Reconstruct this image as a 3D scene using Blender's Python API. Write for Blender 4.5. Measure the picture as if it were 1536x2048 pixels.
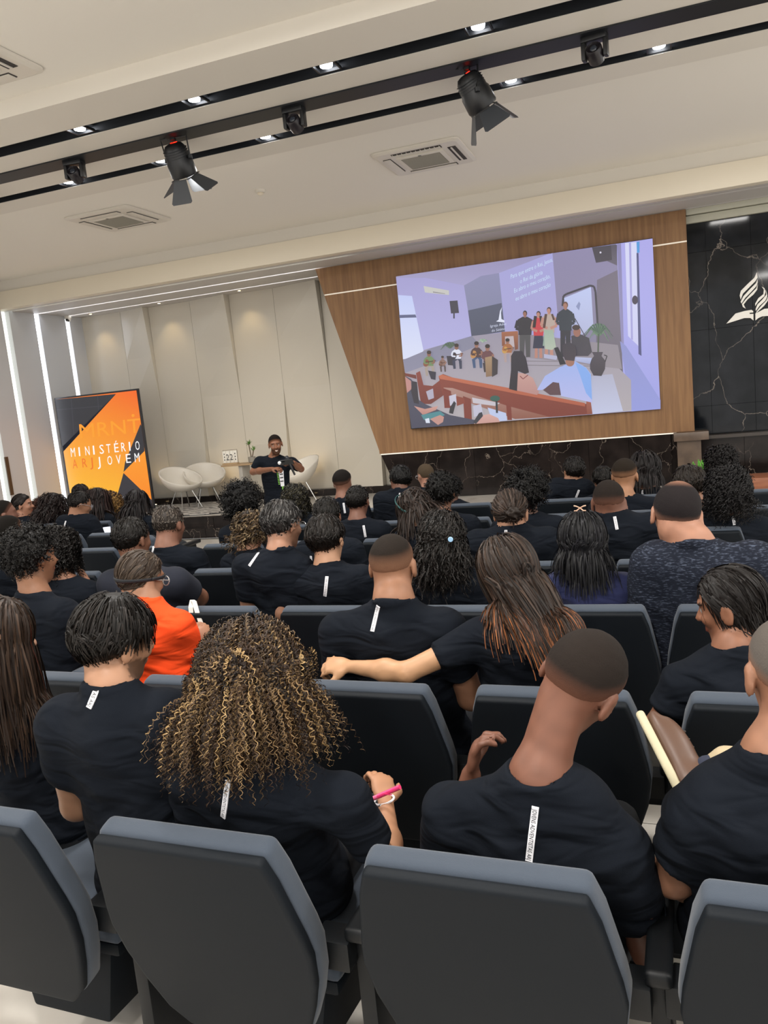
import bpy, bmesh, math, random, time
import numpy as np
from mathutils import Vector, Matrix
from mathutils.bvhtree import BVHTree
T0 = time.time()
for o in list(bpy.data.objects): bpy.data.objects.remove(o)
SC = bpy.context.scene
COL = SC.collection
rng = np.random.default_rng(7)
random.seed(7)
# ------------------------------------------------------------------ camera
CAMH = 1.9
FPX = 1582.0
YAW, PITCH, ROLL = [math.radians(a) for a in (20.03, 8.10, 5.59)]
Fv = np.array([-math.sin(YAW)*math.cos(PITCH), math.cos(YAW)*math.cos(PITCH), -math.sin(PITCH)])
_r0 = np.array([math.cos(YAW), math.sin(YAW), 0.0]); _u0 = np.cross(_r0, Fv)
Rv = _r0*math.cos(ROLL) - _u0*math.sin(ROLL); Uv = np.cross(Rv, Fv)
CP = np.array([0, 0, CAMH])
cam_d = bpy.data.cameras.new('camera'); cam = bpy.data.objects.new('camera', cam_d); COL.objects.link(cam)
cam_d.sensor_fit = 'VERTICAL'; cam_d.sensor_height = 36.0; cam_d.lens = 36.0*FPX/2048.0
cam_d.clip_start = 0.05; cam_d.clip_end = 100
M = Matrix(((Rv[0], Uv[0], -Fv[0], 0), (Rv[1], Uv[1], -Fv[1], 0), (Rv[2], Uv[2], -Fv[2], CAMH), (0, 0, 0, 1)))
cam.matrix_world = M
SC.camera = cam
def ray(x, y): return Fv*FPX + Rv*(x-768) + Uv*(1024-y)
def at(x, y, axis, val):
    d = ray(x, y); t = (val-CP[axis])/d[axis]; return CP + d*t
def PY(x, y, Y): return at(x, y, 1, Y)
# ------------------------------------------------------------------ world and exposure
SC.view_settings.view_transform = 'Standard'; SC.view_settings.look = 'None'
SC.view_settings.exposure = 0.32; SC.view_settings.gamma = 1.0
try: SC.view_settings.use_curve_mapping = False
except Exception: pass
w = bpy.data.worlds.new('world'); SC.world = w; w.use_nodes = True
bg = w.node_tree.nodes['Background']; bg.inputs[0].default_value = (1.0, 0.975, 0.94, 1); bg.inputs[1].default_value = 1.2
def area(name, loc, size, power, col=(1, .95, .87), rot=(0, 0, 0), sy=None, spread=180):
    l = bpy.data.lights.new(name, 'AREA'); l.energy = power; l.color = col; l.size = size
    if sy: l.shape = 'RECTANGLE'; l.size_y = sy
    l.spread = math.radians(spread)
    o = bpy.data.objects.new(name, l); COL.objects.link(o); o.location = loc; o.rotation_euler = rot
    return o
def spot(name, loc, power, col, rot, ang=70, blend=.6, rad=.03):
    l = bpy.data.lights.new(name, 'SPOT'); l.energy = power; l.color = col; l.spot_size = math.radians(ang); l.spot_blend = blend
    l.shadow_soft_size = rad
    o = bpy.data.objects.new(name, l); COL.objects.link(o); o.location = loc; o.rotation_euler = rot
    return o
# fill lamps added to brighten the hall, no fixtures there (behind and above the photographer, and over the audience)
for i, (lx, ly) in enumerate([(-5.5, -2.4), (-1.0, -2.4), (3.0, -2.4), (-6.5, 1.2), (-1.0, .6), (3.0, .6), (-6.5, 3.4), (-2.0, 3.4), (3.0, 3.6), (-6.5, 8.3), (-4.0, 7.7), (1.2, 8.3)]):
    area('added_ceiling_fill', (lx, ly, 4.40), .6, 88 if ly < 5 else 34, (1, .97, .93))
# ------------------------------------------------------------------ materials
def lin(c):
    if isinstance(c, str):
        c = c.lstrip('#'); c = [int(c[i:i+2], 16)/255 for i in (0, 2, 4)]
    return tuple(((v/12.92) if v <= .04045 else ((v+.055)/1.055)**2.4) for v in c)
MATS = {}
def mat(name, col=None, rough=.6, metal=0.0, spec=.5, emit=None, es=1.0, noise=None, bump=None, attr=False, coat=0, alpha=None, sheen=0):
    if name in MATS: return MATS[name]
    m = bpy.data.materials.new(name); m.use_nodes = True; nt = m.node_tree; b = nt.nodes['Principled BSDF']
    L = nt.links
    if col is not None: b.inputs['Base Color'].default_value = (*lin(col), 1)
    b.inputs['Roughness'].default_value = rough; b.inputs['Metallic'].default_value = metal
    b.inputs['Specular IOR Level'].default_value = spec
    if coat: b.inputs['Coat Weight'].default_value = coat; b.inputs['Coat Roughness'].default_value = .08
    if sheen: b.inputs['Sheen Weight'].default_value = sheen
    if alpha is not None: b.inputs['Alpha'].default_value = alpha
    if attr:
        a = nt.nodes.new('ShaderNodeAttribute'); a.attribute_name = 'Col'
        L.new(a.outputs['Color'], b.inputs['Base Color']); 
        if emit == 'attr':
            L.new(a.outputs['Color'], b.inputs['Emission Color']); b.inputs['Emission Strength'].default_value = es
            L.remove([l for l in L if l.to_socket == b.inputs['Base Color']][0]); b.inputs['Base Color'].default_value = (.02, .02, .02, 1)
    if emit is not None and emit != 'attr':
        b.inputs['Emission Color'].default_value = (*lin(emit), 1); b.inputs['Emission Strength'].default_value = es
    tc = None
    if noise or bump:
        tc = nt.nodes.new('ShaderNodeTexCoord')
    if noise:   # (scale, colour2, stretch xyz, detail)
        sc, c2, st = noise[0], noise[1], noise[2] if len(noise) > 2 else (1, 1, 1)
        mp = nt.nodes.new('ShaderNodeMapping'); mp.inputs['Scale'].default_value = st
        L.new(tc.outputs['Object'], mp.inputs[0])
        n = nt.nodes.new('ShaderNodeTexNoise'); n.inputs['Scale'].default_value = sc; n.inputs['Detail'].default_value = 5
        L.new(mp.outputs[0], n.inputs['Vector'])
        r = nt.nodes.new('ShaderNodeValToRGB'); r.color_ramp.elements[0].position = .35; r.color_ramp.elements[1].position = .68
        r.color_ramp.elements[0].color = (*lin(col), 1); r.color_ramp.elements[1].color = (*lin(c2), 1)
        L.new(n.outputs['Fac'], r.inputs[0]); L.new(r.outputs[0], b.inputs['Base Color'])
    if bump:    # (scale, strength, distance)
        n2 = nt.nodes.new('ShaderNodeTexNoise'); n2.inputs['Scale'].default_value = bump[0]; n2.inputs['Detail'].default_value = 4
        L.new(tc.outputs['Object'], n2.inputs['Vector'])
        bp = nt.nodes.new('ShaderNodeBump'); bp.inputs['Strength'].default_value = bump[1]; bp.inputs['Distance'].default_value = bump[2]
        L.new(n2.outputs['Fac'], bp.inputs['Height']); L.new(bp.outputs[0], b.inputs['Normal'])
    MATS[name] = m
    return m
def marble(name, base, base2, vein, scale=1.0, width=.02, rough=.12, amount=.55, vscale=1.4):
    m = bpy.data.materials.new(name); m.use_nodes = True; nt = m.node_tree; b = nt.nodes['Principled BSDF']; L = nt.links; N = nt.nodes.new
    tc = N('ShaderNodeNewGeometry')
    nz = N('ShaderNodeTexNoise'); nz.inputs['Scale'].default_value = 2.2*scale; nz.inputs['Detail'].default_value = 6
    L.new(tc.outputs['Position'], nz.inputs['Vector'])
    mx = N('ShaderNodeMixRGB'); mx.blend_type = 'ADD'; mx.inputs[0].default_value = .55
    L.new(tc.outputs['Position'], mx.inputs[1]); L.new(nz.outputs['Color'], mx.inputs[2])
    mp = N('ShaderNodeMapping'); mp.inputs['Scale'].default_value = (1, 1, .62); mp.inputs['Rotation'].default_value = (0, .5, 0)
    L.new(mx.outputs[0], mp.inputs[0])
    v = N('ShaderNodeTexVoronoi'); v.feature = 'DISTANCE_TO_EDGE'; v.inputs['Scale'].default_value = vscale*scale
    L.new(mp.outputs[0], v.inputs['Vector'])
    r = N('ShaderNodeValToRGB'); r.color_ramp.elements[0].position = 0; r.color_ramp.elements[1].position = width
    r.color_ramp.elements[0].color = (1, 1, 1, 1); r.color_ramp.elements[1].color = (0, 0, 0, 1)
    L.new(v.outputs['Distance'], r.inputs[0])
    n3 = N('ShaderNodeTexNoise'); n3.inputs['Scale'].default_value = 1.3*scale; L.new(tc.outputs['Position'], n3.inputs['Vector'])
    r3 = N('ShaderNodeValToRGB'); r3.color_ramp.elements[0].position = amount-.05; r3.color_ramp.elements[1].position = amount+.1
    L.new(n3.outputs['Fac'], r3.inputs[0])
    mu = N('ShaderNodeMath'); mu.operation = 'MULTIPLY'; L.new(r.outputs[0], mu.inputs[0]); L.new(r3.outputs[0], mu.inputs[1])
    n4 = N('ShaderNodeTexNoise'); n4.inputs['Scale'].default_value = 3*scale; n4.inputs['Detail'].default_value = 5; L.new(tc.outputs['Position'], n4.inputs['Vector'])
    r4 = N('ShaderNodeValToRGB'); r4.color_ramp.elements[0].color = (*lin(base), 1); r4.color_ramp.elements[1].color = (*lin(base2), 1)
    r4.color_ramp.elements[0].position = .4; r4.color_ramp.elements[1].position = .7
    L.new(n4.outputs['Fac'], r4.inputs[0])
    m2 = N('ShaderNodeMixRGB'); L.new(mu.outputs[0], m2.inputs[0]); L.new(r4.outputs[0], m2.inputs[1]); m2.inputs[2].default_value = (*lin(vein), 1)
    L.new(m2.outputs[0], b.inputs['Base Color']); b.inputs['Roughness'].default_value = rough; b.inputs['Specular IOR Level'].default_value = .5 if 'floor' in name else .22
    return m
WHITE = mat('white_paint', '#ddd7cc', .55)
WHITE_GLOSS = mat('white_gloss_panel', '#cfc8ba', .22)
LWALL = mat('left_wall_paint', '#c6c8cc', .3)
CREAM = mat('cream_paint', '#e2d8c4', .5)
CEIL = mat('ceiling_paint', '#ebe6dc', .7, bump=(30, .04, .01))
BLACKSLOT = mat('black_slot_paint', '#15181d', .5)
BLACKM = mat('black_metal', '#17181a', .4, spec=.5)
DARKPL = mat('dark_plastic', '#1c1f22', .5)
LED = mat('led_strip', '#ffffff', emit='#f2f6ff', es=4.0)
LEDSOFT = mat('led_strip_soft', '#ffffff', emit='#eef3e6', es=1.15)
LEDWARM = mat('led_warm', '#ffffff', emit='#ffd9a0', es=9.0)
LAMPW = mat('lamp_disc', '#ffffff', emit='#f4f8ff', es=14.0)
WOOD = mat('walnut_veneer', '#8f6c4a', .5, spec=.3, noise=(3.2, '#7b5a3e', (9, 9, .5)))
MBLACK = marble('black_marble', '#121519', '#23252a', '#8f857c', 1.0, .006, .06, .44, 1.5)
MBROWN = marble('dark_brown_marble', '#1d1918', '#2c2624', '#8a7e74', 1.4, .007, .12, .42, 1.6)
MWHITE = marble('white_floor_marble', '#c9c3ba', '#d8d3cb', '#a59a8c', .8, .02, .16, .6, .9)
LEDGE = mat('brown_stone_ledge', '#6b5a4c', .3, noise=(6, '#57493f'))
METAL = mat('chrome', '#b9b9b6', .2, metal=1.0)
# chair
FABRIC = mat('charcoal_fabric', '#3a424d', .85, spec=.25, bump=(450, .25, .002), sheen=.15)
SHELL = mat('black_chair_shell', '#0a1016', .65, spec=.2, bump=(900, .2, .001))
ARM = mat('black_armrest_plastic', '#090c0f', .5, spec=.3)
SKIN = mat('skin', rough=.5, spec=.35, attr=True, bump=(180, .05, .002))
HAIR = mat('hair', rough=.5, spec=.22, attr=True)
BUZZ = mat('cropped_hair', rough=.9, spec=.15, attr=True, bump=(260, .5, .002))
PRINT = mat('print', rough=.7, attr=True)
SCREEN = mat('screen_emission', rough=.4, attr=True, emit='attr', es=.72)
TSHIRT = mat('black_tshirt', '#12161d', .95, spec=.12, bump=(320, .25, .0015))
NAVY = mat('navy_tshirt', '#23284a', .85, spec=.2, sheen=.1, bump=(320, .2, .0015))
ORANGE = mat('orange_tshirt', '#e8481a', .85, spec=.2, bump=(320, .2, .0015))
HEATHER = mat('heather_navy_shirt', '#151924', .9, spec=.2, noise=(85, '#4f5768', (.6, .6, 2.4)))
MATS['heather_navy_shirt'].node_tree.nodes['Color Ramp'].color_ramp.elements[0].position = .52
MATS['heather_navy_shirt'].node_tree.nodes['Color Ramp'].color_ramp.elements[1].position = .75
TROUS = mat('dark_trousers', '#14171c', .9)
JEANS = mat('blue_jeans', '#2f4a82', .8, noise=(60, '#27407a'))
BEIGE = mat('beige_trousers', '#aa9a7c', .8, bump=(60, .1, .004))
for m_ in (TSHIRT, NAVY, ORANGE):      # soft cloth folds
    nt = m_.node_tree; b = nt.nodes['Principled BSDF']; tc = nt.nodes.new('ShaderNodeTexCoord'); mp = nt.nodes.new('ShaderNodeMapping'); mp.inputs['Scale'].default_value = (1, 1, 2.6)
    nz = nt.nodes.new('ShaderNodeTexNoise'); nz.inputs['Scale'].default_value = 5.5; nz.inputs['Detail'].default_value = 1.6; nz.inputs['Distortion'].default_value = .8
    bp = nt.nodes.new('ShaderNodeBump'); bp.inputs['Strength'].default_value = 1.0; bp.inputs['Distance'].default_value = .032
    nt.links.new(tc.outputs['Object'], mp.inputs[0]); nt.links.new(mp.outputs[0], nz.inputs['Vector']); nt.links.new(nz.outputs['Fac'], bp.inputs['Height'])
    old = b.inputs['Normal'].links[0].from_node; nt.links.new(bp.outputs[0], old.inputs['Normal'])
TAPEW = mat('white_tape', '#e9e9ee', .6)
TAPEB = mat('black_print', '#121218', .6)
# ------------------------------------------------------------------ object helpers
def setp(o, label=None, cat=None, group=None, kind=None):
    if label: o['label'] = label
    if cat: o['category'] = cat
    if group: o['group'] = group
    if kind: o['kind'] = kind
    return o
def link(name, me, parent=None, m=None, loc=None):
    o = bpy.data.objects.new(name, me); COL.objects.link(o)
    if m is not None and len(me.materials) == 0: me.materials.append(m)
    if parent is not None: o.parent = parent
    if loc is not None: o.location = loc
    return o
def empty(name, loc=(0, 0, 0), rz=0, label=None, cat=None, group=None, kind=None):
    o = bpy.data.objects.new(name, None); COL.objects.link(o); o.location = loc; o.rotation_euler = (0, 0, rz); o.empty_display_size = .1
    return setp(o, label, cat, group, kind)
def mesh_np(name, V, F, smooth=False, col=None):
    V = np.ascontiguousarray(V, dtype=np.float32); me = bpy.data.meshes.new(name)
    F = np.asarray(F, dtype=np.int32); k = F.shape[1]
    me.vertices.add(len(V)); me.vertices.foreach_set('co', V.ravel())
    me.loops.add(F.size); me.loops.foreach_set('vertex_index', F.ravel())
    me.polygons.add(len(F)); me.polygons.foreach_set('loop_start', np.arange(0, F.size, k, dtype=np.int32))
    try: me.polygons.foreach_set('loop_total', np.full(len(F), k, dtype=np.int32))
    except Exception: pass
    if smooth: me.polygons.foreach_set('use_smooth', np.ones(len(F), dtype=bool))
    me.update(calc_edges=True)
    if col is not None:
        a = me.color_attributes.new('Col', 'FLOAT_COLOR', 'POINT')
        c = np.ones((len(V), 4), dtype=np.float32); c[:, :3] = col; a.data.foreach_set('color', c.ravel())
    return me
def mesh_py(name, V, F, smooth=False):
    me = bpy.data.meshes.new(name); me.from_pydata([tuple(map(float, v)) for v in V], [], [tuple(map(int, f)) for f in F])
    if smooth:
        for p in me.polygons: p.use_smooth = True
    me.update(); return me
class MB:
    """collects simple shapes into one mesh"""
    def __init__(s): s.V = []; s.F = []
    def add(s, V, F):
        n = len(s.V); s.V += [tuple(v) for v in V]; s.F += [tuple(i+n for i in f) for f in F]; return s
    def box(s, x0, y0, z0, x1, y1, z1):
        V = [(x0, y0, z0), (x1, y0, z0), (x1, y1, z0), (x0, y1, z0), (x0, y0, z1), (x1, y0, z1), (x1, y1, z1), (x0, y1, z1)]
        return s.add(V, [(0, 3, 2, 1), (4, 5, 6, 7), (0, 1, 5, 4), (1, 2, 6, 5), (2, 3, 7, 6), (3, 0, 4, 7)])
    def prism(s, P, d, fr):
        """P: 2-D polygon, fr(u, v, w) -> xyz, d=(w0, w1)"""
        n = len(P); V = [fr(u, v, d[0]) for u, v in P] + [fr(u, v, d[1]) for u, v in P]
        F = [tuple(range(n))[::-1], tuple(range(n, 2*n))] + [(i, (i+1) % n, n+(i+1) % n, n+i) for i in range(n)]
        return s.add(V, F)
    def tube(s, pts, r, n=8, caps=True):
        pts = [Vector(p) for p in pts]; rs = r if hasattr(r, '__len__') else [r]*len(pts); V = []; F = []
        up = Vector((0, 0, 1))
        for i, p in enumerate(pts):
            t = (pts[min(i+1, len(pts)-1)] - pts[max(i-1, 0)]).normalized()
            a = t.cross(up if abs(t.z) < .95 else Vector((1, 0, 0))).normalized(); b = t.cross(a)
            for k in range(n):
                an = 2*math.pi*k/n; V.append(p + (a*math.cos(an)+b*math.sin(an))*rs[i])
        for i in range(len(pts)-1):
            for k in range(n): F.append((i*n+k, i*n+(k+1) % n, (i+1)*n+(k+1) % n, (i+1)*n+k))
        if caps: F.append(tuple(range(n))[::-1]); F.append(tuple((len(pts)-1)*n+k for k in range(n)))
        return s.add(V, F)
    def lathe(s, prof, n=20, c=(0, 0, 0), Mx=None):
        V = []; F = []
        for r, z in prof:
            for k in range(n):
                an = 2*math.pi*k/n; v = Vector((r*math.cos(an), r*math.sin(an), z))
                if Mx is not None: v = Mx @ v
                V.append((v.x+c[0], v.y+c[1], v.z+c[2]))
        for i in range(len(prof)-1):
            for k in range(n): F.append((i*n+k, i*n+(k+1) % n, (i+1)*n+(k+1) % n, (i+1)*n+k))
        F.append(tuple(range(n))[::-1]); F.append(tuple((len(prof)-1)*n+k for k in range(n)))
        return s.add(V, F)
    def mesh(s, name='m', smooth=False, bevel=0, seg=2):
        me = mesh_py(name, s.V, s.F, smooth)
        if bevel:
            bm = bmesh.new(); bm.from_mesh(me); bmesh.ops.remove_doubles(bm, verts=bm.verts, dist=1e-5)
            bmesh.ops.recalc_face_normals(bm, faces=bm.faces)
            es = [e for e in bm.edges if len(e.link_faces) == 2 and e.calc_face_angle(0) > .5]
            bmesh.ops.bevel(bm, geom=es, offset=bevel, segments=seg, profile=.6, affect='EDGES', clamp_overlap=True)
            for f in bm.faces: f.smooth = True
            bm.to_mesh(me); bm.free()
            try: me.set_sharp_from_angle(angle=math.radians(38))
            except Exception: pass
        elif smooth:
            try: me.set_sharp_from_angle(angle=math.radians(40))
            except Exception: pass
        return me
    def obj(s, name, m, parent=None, smooth=False, bevel=0, seg=2): return link(name, s.mesh(name, smooth, bevel, seg), parent, m)
def XZ(y0):
    return lambda u, v, w: (u, y0+w, v)
# text outlines (default Blender font), returned as flat triangles/polys
_tc = {}
def text2d(s, align='LEFT'):
    if s in _tc: return _tc[s]
    c = bpy.data.curves.new('t', 'FONT'); c.body = s; c.resolution_u = 2; c.fill_mode = 'FRONT'
    o = bpy.data.objects.new('t', c); COL.objects.link(o)
    dg = bpy.context.evaluated_depsgraph_get(); me = bpy.data.meshes.new_from_object(o.evaluated_get(dg))
    V = np.array([v.co[:2] for v in me.vertices]); F = [tuple(p.vertices) for p in me.polygons]
    bpy.data.objects.remove(o); bpy.data.curves.remove(c); bpy.data.meshes.remove(me)
    _tc[s] = (V, F); return V, F
# ================================================================== ROOM
XL, XR, YW, YB = -10.5, 5.0, 12.9, -4.8
ZC, ZBM, ZS = 4.46, 4.33, 4.0
def struct(name, mb, m, parent=None, **k):
    o = mb.obj(name, m, parent, **k)
    if parent is None: o['kind'] = 'structure'
    return o
# hall floor of large light tiles
fl = struct('floor', MB().box(XL, YB, -.06, XR, 10.72, -.012), mat('floor_grout', '#8f8a82', .7))
tile = MB().box(-.448, -.448, -.014, .448, .448, 0).mesh('tile'); tile.materials.append(MWHITE)
n = 0
for iy in range(16, 0, -1):
    for ix in range(17):
        x = XL+.45+.9*ix; y = YB+.45+.9*iy
        if y > 10.3 or x > XR: continue
        if n < 290: link('floor_tile', tile, fl, loc=(x, y, 0)); n += 1
# stage platform with two steps
st = struct('stage_floor', MB().box(XL, 10.93, .0, XR, YW, .29), MBROWN)
stt = MB().box(-.448, -.448, -.018, .448, .448, 0).mesh('tile_stage'); stt.materials.append(MWHITE)
for iy in range(3):
    for ix in range(17):
        x = XL+.45+.9*ix; y = 10.95+.45+.9*iy
        if x < XR and y < YW: link('floor_tile', stt, st, loc=(x, min(y, YW-.45), .308))
stp = struct('stage_step', MB().box(XL, 10.66, 0, XR, 10.93, .14), MBROWN)
for k in range(17):
    x0 = XL+.9*k
    if x0+.9 > XR+.2: continue
    link('riser_tile', MB().box(x0+.003, 10.645, .003, x0+.897, 10.66, .139).mesh('riser'), stp, MBROWN)
    link('riser_tile', MB().box(x0+.003, 10.915, .143, x0+.897, 10.93, .283).mesh('riser'), stp, MBROWN)
    link('tread_tile', MB().box(x0+.003, 10.64, .14, x0+.897, 10.925, .152).mesh('tread'), stp, MBROWN)
for o in (MB().box(XL, 10.905, .285, XR, 10.95, .31),): struct('trim_1', o, MBROWN)
# ceiling
struct('ceiling', MB().box(XL-.3, YB, ZC, XR, 5.26, ZC+.1), CEIL)
cb = struct('ceiling_beam', MB().box(XL-.3, 5.27, ZC-.02, XR, 7.32, ZC+.1).box(XL-.3, 5.25, ZBM, XR, 5.717, ZC).box(XL-.3, 5.915, ZBM, XR, 6.237, ZC)
            .box(XL-.3, 6.465, ZBM, XR, 6.832, ZC).box(XL-.3, 6.995, ZBM, XR, 7.33, ZC), WHITE)
for y0, y1 in ((5.717, 5.915), (6.237, 6.465), (6.832, 6.995)):
    MB().box(XL-.3, y0, ZC-.055, XR, y1, ZC-.03).box(XL-.3, y0+.0005, ZBM+.004, XR, y0+.006, ZC-.03).box(XL-.3, y1-.006, ZBM+.004, XR, y1-.0005, ZC-.03).obj('slot_lining', BLACKSLOT, cb)
struct('ceiling_front', MB().box(XL-.3, 7.33, ZC, XR, 10.9, ZC+.1), CEIL)
struct('trim_2', MB().box(XL-.3, 10.85, 4.26, XR, 10.97, ZC+.05), WHITE)
struct('trim_3', MB().box(XL-.3, 10.8, ZS, XR, 10.97, 4.283), CREAM, bevel=.006)
# stage soffit with three light grooves that run on down the left wall
gy = [(11.07, 11.16, LEDSOFT), (11.70, 11.775, LED), (12.42, 12.49, LED)]
sf = MB(); y = 10.97
for a, b, _ in gy: sf.box(XL-.1, y, ZS, XR, a, ZS+.12); y = b
sf.box(XL-.1, y, ZS, XR, YW+.1, ZS+.12); sf.box(XL-.1, 10.9, ZS+.12, XR, YW+.1, ZS+.16)
sof = struct('stage_soffit', sf, mat('soffit_paint', '#c4bfba', .5))
for a, b, mm in gy:
    xe = -5.0 if a > 11.2 else XR
    if a < 11.2:
        MB().box(XL, a, ZS+.085, -4.2, b, ZS+.11).obj('led_strip', LEDSOFT, sof)
        MB().box(-4.2, a, ZS+.085, XR, b, ZS+.11).obj('led_strip', mat('unlit_diffuser', '#b9b9ad', .4), sof)
    else: MB().box(XL, a, ZS+.06, xe, b, ZS+.11).obj('led_strip', mm, sof)
# left wall of upright panels, light grooves between them
lw = empty('wall_left', (0, 0, 0), kind='structure')
MB().box(XL-.3, YB, 0, XL-.12, YW, ZC).obj('wall_backing', LWALL, lw)
edges = [YB, 10.30, 10.90, 11.66, 12.44, YW]
wid = [0, .16, .17, .11, .11]
lo = YB
for i in range(1, 6):
    hi = edges[i] if i < 5 else YW+.1
    MB().box(XL-.13, lo, .0, XL+.0, hi, ZC if hi < 10.5 else (ZS+.3 if hi < 11 else ZS+.02)).obj('wall_panel', LWALL, lw)
    if i < 5:
        MB().box(XL-.125, hi+.001, .35, XL-.09, hi+wid[i]-.001, ZS+.02).obj('led_strip', LEDSOFT if i < 3 else LED, lw)
        lo = hi+wid[i]
MB().box(XL, 10.45, .9, XL+.02, 10.52, 1.55).obj('wall_grille', mat('bronze_grille', '#4d3a2c', .4), lw)
# stage back wall: folded white boards
wb = empty('wall_back', (0, 0, 0), kind='structure')
MB().box(XL-.1, YW+.02, .2, XR, YW+.2, ZS+.1).obj('wall_backing', WHITE_GLOSS, wb)
FX = [(-10.5, 'S'), (-9.6, 'G'), (-8.97, 'F'), (-8.07, 'G'), (-7.25, 'F'), (-6.37, 'G'), (-5.47, 'F'), (-4.6, 'G'), (-3.7, 'F')]
DP = .18
def fdep(kind, z):   # protrusion of the board that ends at this fold (right edge)
    zt, zm, zb = ZS, 2.25, .45
    if kind == 'F': return DP*max(0, (z-zm)/(zt-zm))
    if kind == 'G': return DP*max(0, (zm-z)/(zm-zb))
    return 0
for i in range(len(FX)-1):
    xa, xb, kb = FX[i][0], FX[i+1][0], FX[i+1][1]
    if i == 0: kb = 'S'
    zs = [.43, 1.3, 2.25, 3.1, ZS+.01]; V = []; F = []
    for z in zs: V += [(xa, YW, z), (xb-.004, YW-fdep(kb, z)-.001, z), (xb-.004, YW+.03, z)]
    for j in range(len(zs)-1):
        a = j*3; F += [(a, a+1, a+4, a+3), (a+1, a+2, a+5, a+4)]
    link('wall_board', mesh_py('board', V, F), wb, WHITE_GLOSS)
MB().box(XL, YW-.16, .3, -3.0, YW+.01, .43).obj('baseboard_back', MBROWN).__setitem__('kind', 'structure')
# ---- marble plinth of upright tiles and ledge
pl = empty('wall_plinth', (0, 0, 0), kind='structure')
MB().box(-4.0, 11.80, .3, .45, YW, 1.03).obj('plinth_core', MBROWN, pl)
jx = [-4.24, -3.87, -3.31, -2.75, -2.18, -1.62, -1.06, -.5, .06]
for a, b in zip(jx[:-1], jx[1:]):
    P = [(a+.002, .31), (b-.002, .31), (b-.002, 1.03), (a+.002, 1.03)]
    if a == -4.24: P = [(-3.98, .31), (b-.002, .31), (b-.002, 1.03), (-4.24, 1.03)]
    MB().prism(P, (0, .05), XZ(11.76)).obj('marble_tile', MBROWN, pl)
MB().box(-4.24, 11.745, 1.031, .14, 11.80, 1.045).obj('led_strip', mat('white_line', '#e8e2d6', .4, emit='#fff1dc', es=.4), pl)
# ---- black marble wall on the right
rw = empty('wall_right_marble', (0, 0, 0), kind='structure')
MB().box(.3, 12.0, .3, XR, 12.1, ZS).obj('wall_backing', BLACKSLOT, rw)
xs = [.38, .615, 1.17, 1.73, 2.29, 2.85]; zs = [.98, 1.37, 2.41, 3.45, 3.83]
for a, b in zip(xs[:-1], xs[1:]):
    for c, d in zip(zs[:-1], zs[1:]):
        MB().box(a+.002, 11.95, c+.002, b-.002, 12.0, d-.002).obj('marble_tile', MBLACK, rw)
struct('trim_4', MB().box(.38, 11.90, 3.83, XR, 12.0, 3.93).box(.38, 11.82, 3.93, XR, 12.0, ZS+.001), mat('trim_greenish', '#b9b7a6', .5), bevel=.01)
pr = empty('wall_pier', (0, 0, 0), kind='structure')
MB().box(.14, 11.70, .31, .45, 11.9, .93).obj('pier_stone', LEDGE, pr)
MB().box(.10, 11.62, .93, .55, 11.95, 1.045).obj('pier_cap', LEDGE, pr, bevel=.006)
MB().box(.55, 11.72, .93, 3, 11.95, .975).obj('ledge', mat('dark_stone_ledge', '#3a332e', .3), pr)
for a, b in zip([.45, 1.0, 1.56, 2.12], [.998, 1.558, 2.118, 3]): MB().box(a+.002, 11.80, .31, b, 11.88, .93).obj('marble_tile', MBROWN, pr)
# ---- walnut screen wall
sw = empty('wood_feature_panel', (0, 0, 0), label='tall walnut wood feature panel with a slanted left edge, framing the video screen', cat='wall panel')
def lx(z): return -4.265 if z < 1.12 else -4.30 + (-5.03+4.30)*(z-1.12)/(4.0-1.12)
def wpanel(x0, x1, z0, z1, name='wood_panel'):
    L = [(x0, z0), (x0, z1)] if x0 is not None else ([(lx(z0), z0)] + ([(lx(1.1), 1.1)] if z0 < 1.1 < z1 else []) + [(lx(z1), z1)])
    P = L + [(x1-.0015, z1), (x1-.0015, z0)]
    MB().prism(P[::-1], (0, .03), XZ(11.755)).obj(name, WOOD, sw)
MB().prism([(-4.2, 1.06), (.375, 1.06), (.375, 3.99), (-4.96, 3.99), (-4.26, 1.2)], (0, .14), XZ(11.79)).obj('panel_core', mat('dark_core', '#2b2018', .7), sw)
for (z0, z1) in ((1.05, 3.578), (3.597, 3.998)):
    xx = [None, -3.55, -1.85, -.02, .378]
    for a, b in zip(xx[:-1], xx[1:]): wpanel(a, b, z0, z1)
MB().box(-4.92, 11.757, 3.578, .375, 11.775, 3.597).obj('inlay_line', mat('inlay', '#d8cfc0', .4, emit='#fff3df', es=.25), sw)
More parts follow.
